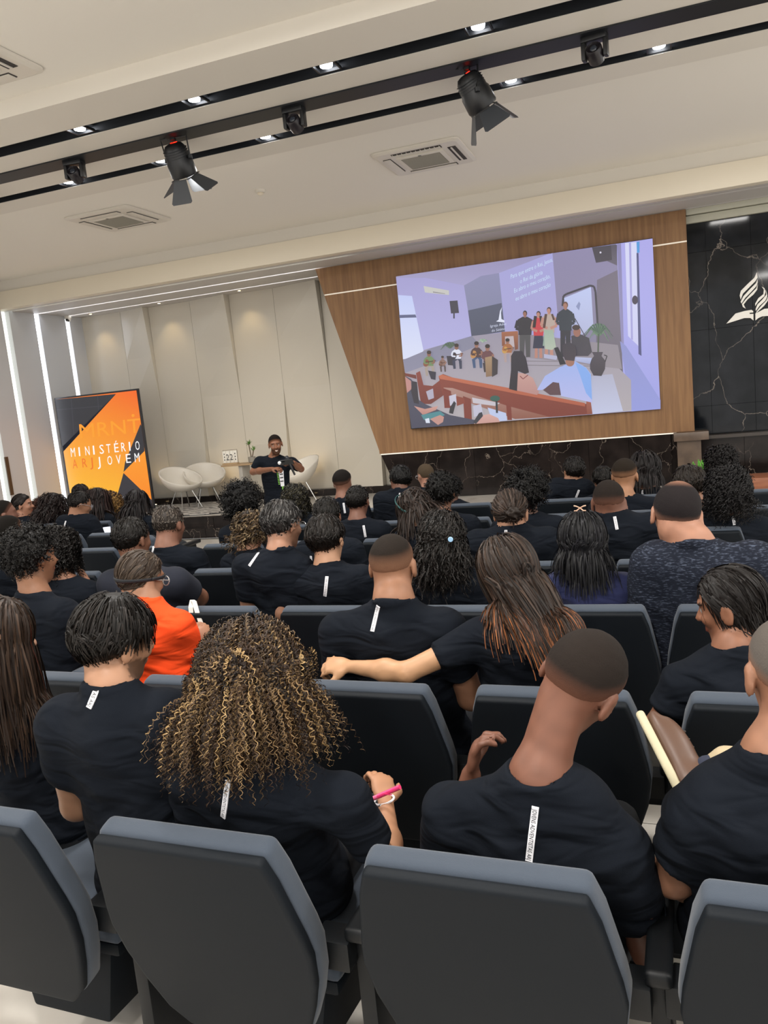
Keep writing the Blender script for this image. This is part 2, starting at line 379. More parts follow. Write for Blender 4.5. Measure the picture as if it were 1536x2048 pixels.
# ================================================================== flat prints (screen, banner)
class Flat:
    """coloured flat artwork built from polygons traced on one real plane"""
    def __init__(s, axis, val, step=.0006): s.V = []; s.F = []; s.C = []; s.ax = axis; s.val = val; s.n = 0; s.step = step; s.clip = None
    def poly(s, P, c, c2=None):
        s.n += 1; k = len(s.V)
        P = [(p[0], p[1]) for p in P]
        ys = [p[1] for p in P]; y0, y1 = min(ys), max(ys)
        for x, y in P:
            s.V.append(tuple(at(x, y, s.ax, s.val-s.n*s.step)))
            a = np.array(lin(c))
            if c2 is not None: t = (y-y0)/max(1e-6, y1-y0); a = a*(1-t)+np.array(lin(c2))*t
            s.C.append(a)
        s.F.append(tuple(range(k, k+len(P))))
    def grid(s, Q, cs, nx=12, ny=12):
        """quad Q (TL,TR,BR,BL) with colours at its corners"""
        s.n += 1; k = len(s.V); Q = [np.array(q, float) for q in Q]; cs = [np.array(lin(c)) for c in cs]
        for j in range(ny+1):
            for i in range(nx+1):
                u, v = i/nx, j/ny
                w4 = ((1-u)*(1-v), u*(1-v), u*v, (1-u)*v)
                p = sum(a*q for a, q in zip(w4, Q)); c = sum(a*q for a, q in zip(w4, cs))
                s.V.append(tuple(at(p[0], p[1], s.ax, s.val-s.n*s.step))); s.C.append(c)
        for j in range(ny):
            for i in range(nx): a = k+j*(nx+1)+i; s.F.append((a, a+1, a+nx+2, a+nx+1))
    def ell(s, x, y, rx, ry, c, rot=0, n=14):
        P = []
        for k in range(n):
            t = 2*math.pi*k/n; a, b = rx*math.cos(t), ry*math.sin(t); r = math.radians(rot)
            P.append((x+a*math.cos(r)-b*math.sin(r), y+a*math.sin(r)+b*math.cos(r)))
        s.poly(P, c)
    def line(s, pts, w, c, w2=None):
        w2 = w if w2 is None else w2
        for i in range(len(pts)-1):
            (x0, y0), (x1, y1) = pts[i], pts[i+1]; L = math.hypot(x1-x0, y1-y0) or 1; nx, ny = -(y1-y0)/L, (x1-x0)/L
            t0 = i/(len(pts)-1); t1 = (i+1)/(len(pts)-1); a = (w+(w2-w)*t0)/2; b = (w+(w2-w)*t1)/2
            s.poly([(x0+nx*a, y0+ny*a), (x1+nx*b, y1+ny*b), (x1-nx*b, y1-ny*b), (x0-nx*a, y0-ny*a)], c)
    def text(s, t, o, ex, ey, c, width=None):
        """o: baseline start px; ex: vector along the text per em; ey: up vector per em"""
        V, F = text2d(t)
        if width: sc = width/ (V[:, 0].max()-V[:, 0].min()); ex = (ex[0]*sc, ex[1]*sc)
        s.n += 1; k = len(s.V)
        for u, v in V:
            x = o[0]+u*ex[0]+v*ey[0]; y = o[1]+u*ex[1]+v*ey[1]
            s.V.append(tuple(at(x, y, s.ax, s.val-s.n*s.step))); s.C.append(np.array(lin(c)))
        for f in F: s.F.append(tuple(i+k for i in f))
    def obj(s, name, m, parent):
        me = mesh_py(name, s.V, s.F)
        a = me.color_attributes.new('Col', 'FLOAT_COLOR', 'POINT')
        c = np.ones((len(s.V), 4), dtype=np.float32); c[:, :3] = np.array(s.C); a.data.foreach_set('color', c.ravel())
        return link(name, me, parent, m)
# ---- LED video wall
YS = 11.70
tl, tr, br, bl = (792, 553), (1305, 477), (1321, 818), (823, 857)
A, B_, C_, D_ = [PY(*q, YS) for q in (tl, tr, br, bl)]
sx0, sx1 = (A[0]+D_[0])/2, (B_[0]+C_[0])/2; sz0, sz1 = (C_[2]+D_[2])/2, (A[2]+B_[2])/2
scr = empty('video_screen', (0, 0, 0), label='large lit video screen on the walnut wall showing a church music group', cat='screen')
MB().box(sx0, YS+.002, sz0, sx1, 11.752, sz1).obj('screen_cabinet', BLACKM, scr)
S = Flat(1, YS, .00025)
S.grid([tl, tr, br, bl], ['#a9a4dc', '#b3b0ee', '#aab0ec', '#8f8fb4'])
P_ = S.poly
P_([(792, 553), (1100, 507), (1001, 546), (928, 571), (850, 556), (792, 556)], '#9a93ba', '#a7a2cc')   # ceiling
P_([(792, 555), (838, 556), (928, 571), (944, 671), (863, 696), (809, 719)], '#a8a3d6', '#b6b4e6')       # left wall
P_([(928, 571), (962, 552), (998, 546), (1010, 663), (944, 672)], '#8f8fb4', '#7e829f')
P_([(936, 621), (1003, 606), (1010, 663), (943, 673)], '#565b72', '#4d5266')
P_([(998, 546), (1105, 506), (1116, 640), (1112, 690), (1012, 665)], '#aba9e0', '#a9a6d6')
P_([(1105, 507), (1235, 488), (1240, 640), (1245, 760), (1205, 745), (1116, 640)], '#938cb0', '#7f7b93')
P_([(1233, 488), (1305, 477), (1321, 818), (1258, 823), (1246, 750)], '#b0adee', '#a3a6ea')
P_([(1194, 560), (1235, 540), (1246, 745), (1192, 700)], '#776f80', '#6c6674')
P_([(1234, 488), (1242, 487), (1248, 700), (1243, 690)], '#8f8ab8')
P_([(1250, 486), (1273, 484), (1280, 695), (1256, 672)], '#dadcfb', '#cfd0f6')
P_([(1258, 486), (1262, 485), (1266, 680), (1262, 678)], '#a9a6e0')
P_([(1273, 484), (1279, 483), (1279, 505), (1274, 506)], '#4f9de0')
P_([(1273, 506), (1277, 506), (1283, 712), (1277, 708)], '#4c4f80')
P_([(1240, 682), (1252, 692), (1321, 800), (1321, 818), (1262, 823)], '#8e94cf', '#979ee0')
S.ell(1270, 600, 6, 9, '#40384e')
P_([(796, 590), (824, 592), (848, 706), (806, 719)], '#c6d0fb', '#dfe4fb')
P_([(798, 630), (831, 629), (833, 635), (799, 636)], '#5f6488')
P_([(847, 572), (898, 581), (898, 590), (850, 585)], '#c9c8c4')
P_([(866, 583), (890, 587), (890, 588), (866, 585)], '#88848c')
P_([(899, 602), (915, 601), (918, 626), (902, 627)], '#3d3a48'); S.line([(908, 626), (908, 637)], 3, '#3d3a48')
# floor, steps
P_([(811, 745), (848, 700), (944, 672), (1012, 664), (1120, 700), (1200, 700), (1262, 760), (1263, 822), (823, 857)], '#9a94a6', '#b9b1b4')
P_([(1183, 752), (1225, 748), (1246, 822), (1180, 829)], '#b2b3ca', '#c6cbe8')
P_([(806, 720), (863, 696), (944, 672), (960, 690), (905, 712), (810, 746)], '#86869c', '#8d8ca4')
for k in range(4): S.line([(1035, 706+k*8), (1240, 706+k*9)], 1.6, '#857e86')
P_([(1012, 664), (1116, 676), (1236, 690), (1244, 738), (1060, 716), (1010, 700)], '#8f8894', '#978f98')
# text of the projected song
for t, o, wd in (('Para que entre o Rei, Jesus,', (1021, 558), 84), ('o Rei da glória', (1040, 567), 45), ('Eu abro o meu coração,', (1028, 586), 72), ('eu abro o meu coração', (1031, 602), 70)):
    S.text(t, o, (1, -.42), (-.5, -12.5), '#cfe6fd', width=wd)
# small wall sign in the video
S.text('Igreja Adventista'[:11], (980, 655), (1, -.16), (.3, -7.5), '#d5dbf2', width=32); S.text('do Sétimo', (983, 664), (1, -.16), (.3, -7.5), '#d5dbf2', width=27)
P_([(997, 640), (1000, 622), (1004, 614), (1002, 626), (1003, 640)], '#e4e8fa'); P_([(992, 643), (1001, 637), (1009, 641), (1009, 645)], '#e4e8fa')
# big speaker top right
P_([(1184, 495), (1230, 489), (1234, 490), (1234, 531), (1214, 522), (1192, 526)], '#57525f', '#6a6474'); P_([(1184, 495), (1222, 490), (1224, 520), (1192, 525)], '#4a4550'); S.ell(1201, 505, 2, 2, '#d8d4e6')
# whiteboard with frame
S.line([(1125, 612), (1127, 592), (1133, 588), (1180, 571), (1188, 573), (1191, 584), (1196, 660)], 4, '#3b3944')
P_([(1128, 596), (1182, 574), (1187, 655), (1160, 672), (1136, 650)], '#c2cdf6', '#b4b9dc'); P_([(1152, 613), (1158, 603), (1161, 608), (1158, 621)], '#8c96c0')
# plants
def leafp(cx, cy, n, r, c, c2, droop=.6, seed=1):
    R_ = random.Random(seed)
    for k in range(n):
        a = math.pi*(k+.5)/n; x1 = cx+math.cos(a)*r*R_.uniform(.8, 1.1); y1 = cy-math.sin(a)*r*.8
        S.line([(cx, cy), ((cx+x1)/2, (cy+y1)/2-r*.28), (x1, y1+r*droop*.45)], 3.2, c if k % 2 else c2, .8)
leafp(1197, 672, 9, 22, '#4a6a58', '#6d8a70', 1.4, 11); leafp(1197, 668, 15, 32, '#3f5a50', '#5d7a62', .9, 3); S.line([(1197, 668), (1196, 712)], 3, '#4d5a4c')
P_([(1184, 704), (1206, 704), (1203, 712), (1211, 722), (1210, 738), (1203, 752), (1187, 751), (1180, 738), (1180, 722), (1188, 712)], '#4a4350', '#3a343f')
S.line([(1208, 710), (1214, 712), (1210, 724)], 2, '#34303a')
leafp(900, 696, 11, 18, '#44564c', '#5c7260', .7, 5); P_([(893, 712), (908, 712), (906, 731), (896, 730)], '#35313c')
leafp(966, 684, 9, 9, '#7d9a86', '#a8bfa6', .2, 8)
# lectern
P_([(1003, 664), (1036, 662), (1036, 698), (1030, 700), (1027, 672), (1010, 674), (1010, 692), (1004, 692)], '#a5674a', '#7b4632'); P_([(1010, 673), (1027, 672), (1029, 694), (1011, 694)], '#c0b2b8')
# helper for people in the video
def guy(x, y, h, top, bot, skin, hair, w=1.0, skirt=False, lean=0):
    hw = h*.12*w
    for sx in (-1, 1): S.line([(x+sx*hw*.45, y-h*.5), (x+sx*hw*.55+lean, y-h*.02)], hw*(1.0 if not skirt else .5), bot if not skirt else skin, hw*.7)
    if skirt: P_([(x-hw*.9, y-h*.55), (x+hw*.9, y-h*.55), (x+hw*1.3, y-h*.22), (x-hw*1.3, y-h*.22)], bot)
    P_([(x-hw*1.3, y-h*.80), (x-hw*.4, y-h*.86), (x+hw*.4, y-h*.86), (x+hw*1.3, y-h*.80), (x+hw*1.1, y-h*.48), (x-hw*1.1, y-h*.48)], top)
    for sx in (-1, 1): S.line([(x+sx*hw*1.25, y-h*.78), (x+sx*hw*1.6, y-h*.62), (x+sx*hw*.3, y-h*.57)], hw*.55, top if not skirt else skin)
    S.ell(x, y-h*.89, h*.03, h*.05, skin); S.ell(x, y-h*.93, h*.045, h*.06, hair); S.ell(x-h*.006, y-h*.915, h*.035, h*.048, skin)
guy(1050, 716, 96, '#2c2a34', '#4d4c50', '#9a6a5c', '#30262a', 1.0)
guy(1077, 718, 97, '#c83a44', '#2c3048', '#b98476', '#2c2026', .75, True); S.line([(1071, 632), (1068, 655)], 6, '#2a2024'); S.line([(1081, 632), (1084, 652)], 5, '#2a2024')
guy(1098, 714, 101, '#b9a69c', '#94a89a', '#bd8a7c', '#4a3430', .8, True); S.line([(1092, 628), (1088, 656)], 5, '#543a34'); S.line([(1104, 628), (1108, 640)], 4, '#543a34')
P_([(1088, 660), (1106, 660), (1112, 694), (1104, 700), (1090, 698)], '#9fb3a2', '#b5bfae')
guy(1131, 716, 114, '#2c3542', '#2b2b38', '#a87868', '#6a4638', .8)
# keyboard player
P_([(1142, 672), (1160, 668), (1178, 676), (1184, 704), (1176, 712), (1146, 712)], '#3a3844', '#413d4a'); S.line([(1175, 690), (1164, 708), (1152, 708)], 7, '#413d4a'); S.ell(1154, 664, 7.5, 10, '#9a685a'); S.ell(1152, 655, 8, 5.5, '#3c2c2c'); S.line([(1150, 637), (1170, 672)], 1.5, '#2f2c38')
P_([(1088, 708), (1115, 712), (1113, 720), (1088, 716)], '#b3b4d0'); P_([(1150, 714), (1184, 716), (1180, 728), (1150, 722)], '#b9c0e4', '#9fa8d0')
P_([(1108, 696), (1116, 694), (1132, 728), (1120, 730)], '#20202c')
# musicians
def seated(x, y, k, top, leg, skin, hair, guitar=None):
    S.line([(x+2*k, y+22*k), (x-6*k, y+28*k), (x-4*k, y+46*k)], 8*k, leg, 5*k); S.line([(x+4*k, y+22*k), (x+8*k, y+28*k), (x+9*k, y+46*k)], 8*k, leg, 5*k)
    P_([(x-10*k, y+10*k), (x-4*k, y+5*k), (x+5*k, y+5*k), (x+11*k, y+11*k), (x+9*k, y+25*k), (x-7*k, y+25*k)], top)
    if guitar: S.ell(x-6*k, y+19*k, 6*k, 8*k, guitar, 20); S.line([(x-4*k, y+17*k), (x+14*k, y+14*k)], 2*k, '#4c3028'); S.ell(x-6*k, y+18*k, 1.8*k, 1.8*k, '#2a1a18')
    S.line([(x-9*k, y+12*k), (x-10*k, y+19*k), (x-2*k, y+20*k)], 4*k, top, 3*k); S.line([(x+10*k, y+12*k), (x+11*k, y+19*k), (x+5*k, y+19*k)], 4*k, skin, 2.6*k)
    S.ell(x, y, 4.2*k, 6*k, skin); S.ell(x, y-3.5*k, 4.8*k, 4*k, hair)
seated(858, 708, .95, '#6f8a5c', '#a89a90', '#8d6050', '#3a2c28', '#8a5238'); P_([(856, 741), (872, 744), (871, 760), (862, 758)], '#2e2c3c')
seated(885, 716, .6, '#8a6a60', '#5a4a4c', '#9a7060', '#3a2c28', '#6c4030')
seated(913, 694, .95, '#dfe2f2', '#343a52', '#8d6050', '#3a2c28', '#2f2c3c')
seated(953, 690, 1.0, '#4c3438', '#3d557c', '#9a6c5c', '#2c2224', '#c08a50')
seated(975, 696, 1.05, '#6b4248', '#3a3038', '#9a6c5c', '#2c2224'); P_([(970, 715), (984, 712), (984, 752), (972, 754)], '#a88c6c', '#8a6c54'); P_([(984, 712), (996, 720), (995, 748), (984, 754)], '#3a3238')
seated(1015, 683, .9, '#a8683c', '#b09a98', '#9a6c5c', '#2c2224', '#c89a50')
# pews
P_([(809, 746), (832, 750), (833, 758), (811, 752)], '#7c3830', '#6a2e28')
P_([(832, 746), (840, 742), (847, 770), (865, 772), (884, 757), (888, 790), (862, 808), (842, 808)], '#8c4034', '#713028'); P_([(852, 783), (866, 777), (868, 796), (857, 800)], '#b2acc0')
P_([(877, 752), (886, 748), (905, 755), (1040, 782), (1170, 808), (1178, 806), (1184, 826), (1184, 828), (1100, 834), (1016, 830), (990, 815), (886, 790)], '#8a3f30', '#7c3428')
P_([(877, 752), (884, 749), (905, 755), (1040, 780), (1170, 806), (1170, 813), (1040, 789), (905, 762), (880, 758)], '#c06a4c', '#b05a40')
P_([(1172, 794), (1180, 792), (1185, 828), (1174, 829)], '#a85e4c', '#8a4838')
P_([(887, 775), (905, 776), (1016, 812), (1100, 834), (1030, 838), (940, 806), (888, 782)], '#b08a80', '#8e5646')
for x0, x1, y0, y1 in ((886, 902, 776, 816), (926, 942, 792, 842), (1012, 1022, 806, 840)):
    P_([(x0, y0), (x1, y0+6), (x1+2, y1), (x0+3, y1)], '#7e352a')
P_([(898, 792), (912, 788), (914, 806), (900, 812)], '#c9c6d8'); P_([(946, 812), (962, 808), (966, 828), (948, 834)], '#c4c2d6'); P_([(975, 815), (1012, 826), (1014, 841), (985, 843)], '#bfcbee')
P_([(912, 792), (928, 796), (930, 806), (914, 812)], '#8a3f30'); P_([(944, 795), (1000, 806), (990, 812), (946, 806)], '#c8c2cc')
S.ell(990, 797, 10, 6, '#2f5c52'); S.line([(993, 802), (994, 826)], 4, '#2a3038')
# woman and man in the last pew
P_([(1020, 752), (1036, 746), (1050, 747), (1066, 756), (1078, 784), (1074, 790), (1020, 778)], '#c89c94', '#b98a86')
P_([(1022, 712), (1028, 702), (1044, 702), (1052, 716), (1058, 745), (1050, 748), (1036, 742), (1034, 782), (1018, 778), (1022, 740)], '#2c2836', '#241f2a'); S.line([(1040, 752), (1046, 758), (1056, 750)], 1.5, '#7c2f38')
P_([(1074, 780), (1090, 752), (1120, 734), (1150, 722), (1172, 735), (1182, 748), (1184, 805), (1122, 792), (1118, 765), (1084, 780)], '#9fb4ee', '#b9bdee')
P_([(1150, 724), (1172, 736), (1182, 750), (1184, 800), (1172, 786), (1160, 750)], '#84adf0'); P_([(1086, 780), (1106, 764), (1118, 766), (1122, 790), (1100, 790)], '#5c4048')
S.ell(1140, 724, 9, 9, '#a0705f'); P_([(1124, 690), (1138, 684), (1150, 690), (1153, 706), (1148, 722), (1130, 720), (1125, 706)], '#34303e', '#3e3440')
# people bottom left
P_([(811, 752), (822, 758), (832, 770), (838, 800), (850, 808), (900, 830), (950, 840), (948, 847), (823, 857), (815, 800)], '#4a4a5c', '#45455a')
P_([(810, 753), (822, 762), (823, 778), (814, 786)], '#c08a84'); P_([(824, 762), (834, 764), (838, 808), (828, 806), (822, 782)], '#2e2834')
P_([(828, 812), (850, 818), (876, 812), (872, 820), (846, 830)], '#d09c90', '#b8847c'); P_([(842, 830), (880, 822), (890, 830), (868, 840), (848, 840)], '#4c8a92')
P_([(860, 838), (880, 830), (888, 834), (886, 844), (876, 850)], '#c49288'); P_([(850, 838), (858, 836), (860, 846), (852, 846)], '#dfe6f6')
P_([(948, 848), (958, 832), (978, 828), (996, 836), (1000, 844)], '#d8aaa2', '#c89890'); P_([(946, 845), (958, 826), (964, 824), (966, 832), (952, 848)], '#33343f')
P_([(900, 815), (908, 802), (912, 806), (906, 828), (898, 826)], '#2a2a34')
S.obj('screen_picture', SCREEN, scr)
# a faint lens of a camera dome at the top of the screen frame
# ---- banner lightbox on the stage
YBN = 11.8
bn = empty('banner_lightbox', (0, 0, 0), label='tall orange and black lit youth ministry banner at the left of the stage', cat='banner')
x0, x1, z1, z0 = -10.44, -8.67, 2.465, .40
MB().box(x0-.03, YBN+.005, z0-.03, x1+.03, YBN+.05, z1+.03).obj('frame', mat('banner_frame', '#2c2d33', .4), bn, bevel=.006)
MB().box(x0+.3, YBN-.1, .308, x1-.3, YBN+.2, z0-.03).obj('base', BLACKM, bn)
Bn = Flat(1, YBN, .0004)
def q2(u, v):   # banner fraction -> photograph position of that spot on the banner's plane
    X = np.array([x0+(x1-x0)*u, YBN, z1-(z1-z0)*v])-CP; d = X@Fv
    return (768+FPX*(X@Rv)/d, 1024-FPX*(X@Uv)/d)
def inv(x, y):
    p = PY(x, y, YBN); return ((p[0]-x0)/(x1-x0), (z1-p[2])/(z1-z0))
Bn.grid([q2(0, 0), q2(1, 0), q2(1, 1), q2(0, 1)], ['#f98a1e', '#f2661c', '#fbb52a', '#fbc02a'])
Bn.poly([q2(0, 0), (232, 788), (123, 895), q2(0, .46)], '#2b2c33', '#26262d')
Bn.poly([(281, 848), (289, 900), (247, 944), (250, 925)], '#2a2a31'); Bn.poly([(247, 944), (281, 848), q2(1, .30), q2(1, .48), (289, 902)], '#2a2a31')
Bn.poly([(247, 946), (289, 902), q2(1, .50), q2(1, .94)], '#fb9a20', '#fa8a1c')
Bn.poly([(247, 946), q2(1, .94), q2(1, 1), q2(.52, 1)], '#2b2a33')
for a, b in (((142, 793), (148, 870)), ((195, 788), (197, 820)), ((112, 820), (205, 812))): Bn.line([a, b], .6, '#4a4c55')
V, F_ = text2d('MRNT')
Bn.text('MRNT', (157, 877), (1, -.10), (-3.5, -41), '#fb9f24', width=122); Bn.ell(266, 831, 3, 3, '#fb9f24')
for t, o, wd, c in (('MINISTÉRIO', (143, 914), 133, '#ffffff'),):
    ww = 133/9.25
    for i, ch in enumerate(t):
        Bn.text(ch, (141.5+i*ww, 914-i*ww*.105), (1, -.10), (-2.5, -26), c, width=(8.5 if ch not in 'I' else 2.8))
for i, ch in enumerate('ΛRJ'): Bn.text(ch if ch != 'Λ' else 'A', (146+i*18, 937-i*1.9), (1, -.10), (-2.5, -26), '#f0701c', width=9.5 if i < 2 else 6)
for i, ch in enumerate('JOVEM'): Bn.text(ch, (197+i*18, 932-i*1.9), (1, -.10), (-2.5, -26), '#ffffff', width=6 if ch == 'J' else 9.5)
Bn.poly([(243, 1002), (244, 996), (247, 993), (247, 1002)], '#e8e8ee'); Bn.poly([(239, 1003), (249, 1002), (249, 1004), (239, 1005)], '#e8e8ee')
Bn.obj('banner_print', mat('banner_emission', rough=.5, attr=True, emit='attr', es=.78), bn)
# ---- wall emblem (raised white metal): flames over an open book
em = empty('wall_emblem', (0, 0, 0), label='white raised emblem of striped flames above an open book on black marble', cat='emblem')
ZF = lambda u, v, w: tuple(at(u, v, 1, 11.90)*1.0+np.array([0, w, 0]))
EMB = mat('emblem_white', '#e6e3dc', .35)
def S5(pts): return [(1230+x/5.02, 380+y/5.02) for x, y in pts]
stripes = [[(1425, 825), (1400, 880), (1330, 945), (1265, 1010), (1252, 1060), (1262, 1100), (1285, 1040), (1350, 975), (1410, 915), (1430, 880)],
           [(1432, 895), (1415, 935), (1350, 1000), (1290, 1065), (1262, 1120), (1270, 1140), (1310, 1080), (1370, 1020), (1420, 965), (1433, 930)],
           [(1434, 945), (1420, 985), (1370, 1035), (1310, 1100), (1275, 1145), (1285, 1175), (1312, 1190), (1292, 1150), (1330, 1100), (1390, 1050), (1428, 1000)],
           [(1475, 970), (1495, 1000), (1490, 1045), (1440, 1085), (1408, 1140), (1408, 1165), (1440, 1120), (1500, 1065), (1512, 1020), (1500, 985)],
           [(1514, 1000), (1520, 1050), (1480, 1100), (1430, 1150), (1412, 1195), (1415, 1215), (1450, 1165), (1510, 1110), (1530, 1060)],
           [(1532, 1070), (1520, 1110), (1470, 1160), (1425, 1215), (1412, 1240), (1440, 1215), (1500, 1160), (1535, 1110)],
           [(1118, 1342), (1210, 1240), (1300, 1215), (1370, 1203), (1388, 1215), (1388, 1230), (1352, 1232), (1352, 1245), (1390, 1243), (1390, 1310), (1360, 1285), (1300, 1285)],
           [(1410, 1310), (1410, 1240), (1500, 1193), (1640, 1180), (1700, 1265), (1560, 1262), (1480, 1268), (1440, 1285)]]
for pth in stripes: MB().prism([p for p in S5(pth)][::-1], (0, .035), ZF).obj('emblem_stroke', EMB, em)
# ================================================================== ceiling fittings
XAX = Vector((1, 0, 0))
# recessed downlights in the black grooves
def downlight(x, y, lab, g, front):
    t = empty('downlight', (x, y, 0), label=lab, cat='downlight', group=None)
    MB().box(-.085, -.075, ZC-.075, .085, .075, ZC-.055).obj('housing', BLACKM, t)
    fr = MB(); 
    for s in (-1, 1): fr.box(-.09, s*.075-.006, ZBM+.01, .09, s*.075+.006, ZBM+.03).box(s*.085-.006, -.075, ZBM+.01, s*.085+.006, .075, ZBM+.03)
    fr.obj('bezel', BLACKM, t)
    MB().lathe([(.03, ZC-.115), (.046, ZC-.11), (.05, ZC-.076)], 16).obj('lamp', LAMPW, t, smooth=True)
    spot('downlight_beam', (x, y, ZC-.13), 30, (.93, .96, 1), (0, 0, 0), 75, .7, .04)
    MB().lathe([(.048, ZBM+.01), (.052, ZBM+.05), (.054, ZC-.08)], 16).add([], []) 
D1 = [-6.72, -5.6, -4.47, -3.36, -2.23, -1.09, .03, 1.16]
nm = ['first', 'second', 'third', 'fourth', 'fifth', 'sixth', 'seventh', 'eighth']
vis = {1: 'leftmost', 2: 'second from the left', 3: 'third from the left', 4: 'rightmost'}
for i, x in enumerate([-4.47, -3.36, -2.23, -1.09]):
    downlight(x, 5.815, 'small bright square downlight in the nearer black ceiling groove, '+vis[i+1], None, 1)
v2 = ['leftmost', 'second from left, by the left stage lamp', 'third from the left', 'beside the right stage lamp', 'rightmost']
for i, x in enumerate([-5.54, -4.44, -3.31, -1.06, .08]):
    downlight(x, 6.91, 'small bright downlight in the far black groove, '+v2[i], None, 2)
# lighting rail in the middle groove
rail = MB().box(XL, 6.238, ZBM-.012, XR, 6.464, ZBM+.03)
ro = rail.obj('lighting_rail', mat('rail_black', '#090e14', .5)); setp(ro, 'long black lighting rail running along the middle ceiling groove', 'rail')
# stage lamps with barn doors
def par(x, lab, ax=(-.05, .45, -.9), az=0):
    t = empty('stage_lamp', (x, 6.352, ZBM), label=lab, cat='stage light', rz=az)
    a = Vector(ax).normalized(); Q = Vector((0, 0, 1)).rotation_difference(a).to_matrix()
    c0 = Vector((0, .0, -.085))
    MB().lathe([(.045, -.03), (.075, -.02), (.095, .01), (.104, .06), (.106, .1), (.116, .12), (.118, .23), (.11, .245), (.104, .245), (.1, .19)], 24, c=tuple(c0), Mx=Q).obj('body', BLACKM, t, smooth=True)
    fins = MB()
    for k in range(4): fins.lathe([(.106, .02+.02*k), (.108, .024+.02*k)], 24, c=tuple(c0), Mx=Q)
    fins.obj('cooling_fins', DARKPL, t)
    yk = MB(); p1 = c0+Q@Vector((.126, 0, .10)); p2 = c0+Q@Vector((-.126, 0, .10))
    yk.tube([p1, (p1.x, 0, -.01), (p2.x, 0, -.01), p2], .008, 6); yk.box(-.02, -.02, -.03, .02, .02, .02)
    yk.obj('yoke', BLACKM, t)
    MB().lathe([(.02, -.015), (.02, .015)], 10, c=tuple(p1)).lathe([(.02, -.015), (.02, .015)], 10, c=tuple(p2)).obj('knob', DARKPL, t)
    b = MB(); bx = [(-.03, -.012), (.03, -.012), (.03, .012), (-.03, .012)]
    b.prism(bx, (0, .004), lambda u, v, w: tuple(c0+Q@Vector((u, v-.02, -.034+w)))); b.obj('display', mat('red_display', '#501010', emit='#ff2a10', es=1.6), t)
    # barn doors: four hinged leaves
    e = c0+Q@Vector((0, 0, .245)); rg = MB(); R_ = .105
    for k in range(4):
        a0, a1 = math.pi/4+k*math.pi/2, math.pi/4+(k+1)*math.pi/2
        rg.tube([e+Q@Vector((R_*1.25*math.cos(a0), R_*1.25*math.sin(a0), .012)), e+Q@Vector((R_*1.25*math.cos(a1), R_*1.25*math.sin(a1), .012))], .004, 5)
    rg.obj('door_frame', BLACKM, t)
    for k, (tilt, Ls) in enumerate(((50, .19), (30, .2), (50, .19), (25, .2))):
        an = k*math.pi/2; o = Vector((math.cos(an), math.sin(an), 0)); s = Vector((-math.sin(an), math.cos(an), 0)); tl_ = math.radians(tilt)
        dr = o*math.sin(tl_)+Vector((0, 0, 1))*math.cos(tl_); nn = s.cross(dr)
        P = [(-.065, .0), (.065, .0), (.11, Ls-.015), (.095, Ls), (-.095, Ls), (-.11, Ls-.015)]
        m_ = MB().prism(P, (0, .0025), lambda u, v, w: tuple(e+Q@(o*R_*.9+Vector((0, 0, .014))+s*u+dr*v+nn*w)))
        m_.obj('barn_door', mat('barn_door_grey', '#35383c', .5), t)
    a2 = c0+Q@Vector((0, 0, .20)); bm_ = spot('stage_lamp_beam', (x, 6.352, ZBM), 190, (1, .93, .84), (0, 0, 0), 62, .8, .05); bm_.parent = t; bm_.location = a2; bm_.rotation_euler = Vector((0, 0, -1)).rotation_difference(Vector((a[0], .88, -.5)).normalized()).to_euler()
    cw = MB(); cw.tube([(.0, -.01, -.05), (-.05, -.03, -.02), (-.1, -.02, -.005), (-.13, 0, 0)], .004, 5); cw.obj('cable', DARKPL, t)
par(-3.93, 'black stage lamp with open barn doors hanging left of centre', (.05, .50, -.86), .1)
par(-1.30, 'black stage lamp with open barn doors hanging right of centre', (.30, .46, -.84), -.1)
par(-6.52, 'black stage lamp at the left edge, only its barn door in view', (.2, .45, -.85))
def mover(x, lab, rz):
    t = empty('moving_head_light', (x, 6.352, ZBM), label=lab, cat='stage light', rz=rz)
    MB().box(-.09, -.05, -.045, .09, .05, .0).obj('base', BLACKM, t, bevel=.01)
    for s in (-1, 1): MB().box(s*.078-.016, -.038, -.16, s*.078+.016, .038, -.03).obj('yoke_arm', BLACKM, t, bevel=.012)
    Q = Matrix.Rotation(math.radians(62), 3, 'X')
    MB().lathe([(.03, -.07), (.055, -.06), (.06, -.02), (.058, .05), (.05, .062), (.046, .06), (.04, .045)], 20, c=(0, 0, -.125), Mx=Q).obj('head', mat('mover_body', '#221e22', .35), t, smooth=True)
    MB().lathe([(.026, .05), (.02, .058), (0.002, .06)], 16, c=(0, 0, -.125), Mx=Q).obj('lens', mat('lens_glass', '#3c4048', .1), t, smooth=True)
mover(-5.0, 'small black moving head light, leftmost on the rail', .15)
mover(-2.76, 'small black moving head light, middle of the rail', 0)
mover(-.36, 'small black moving head light, rightmost on the rail', -.15)
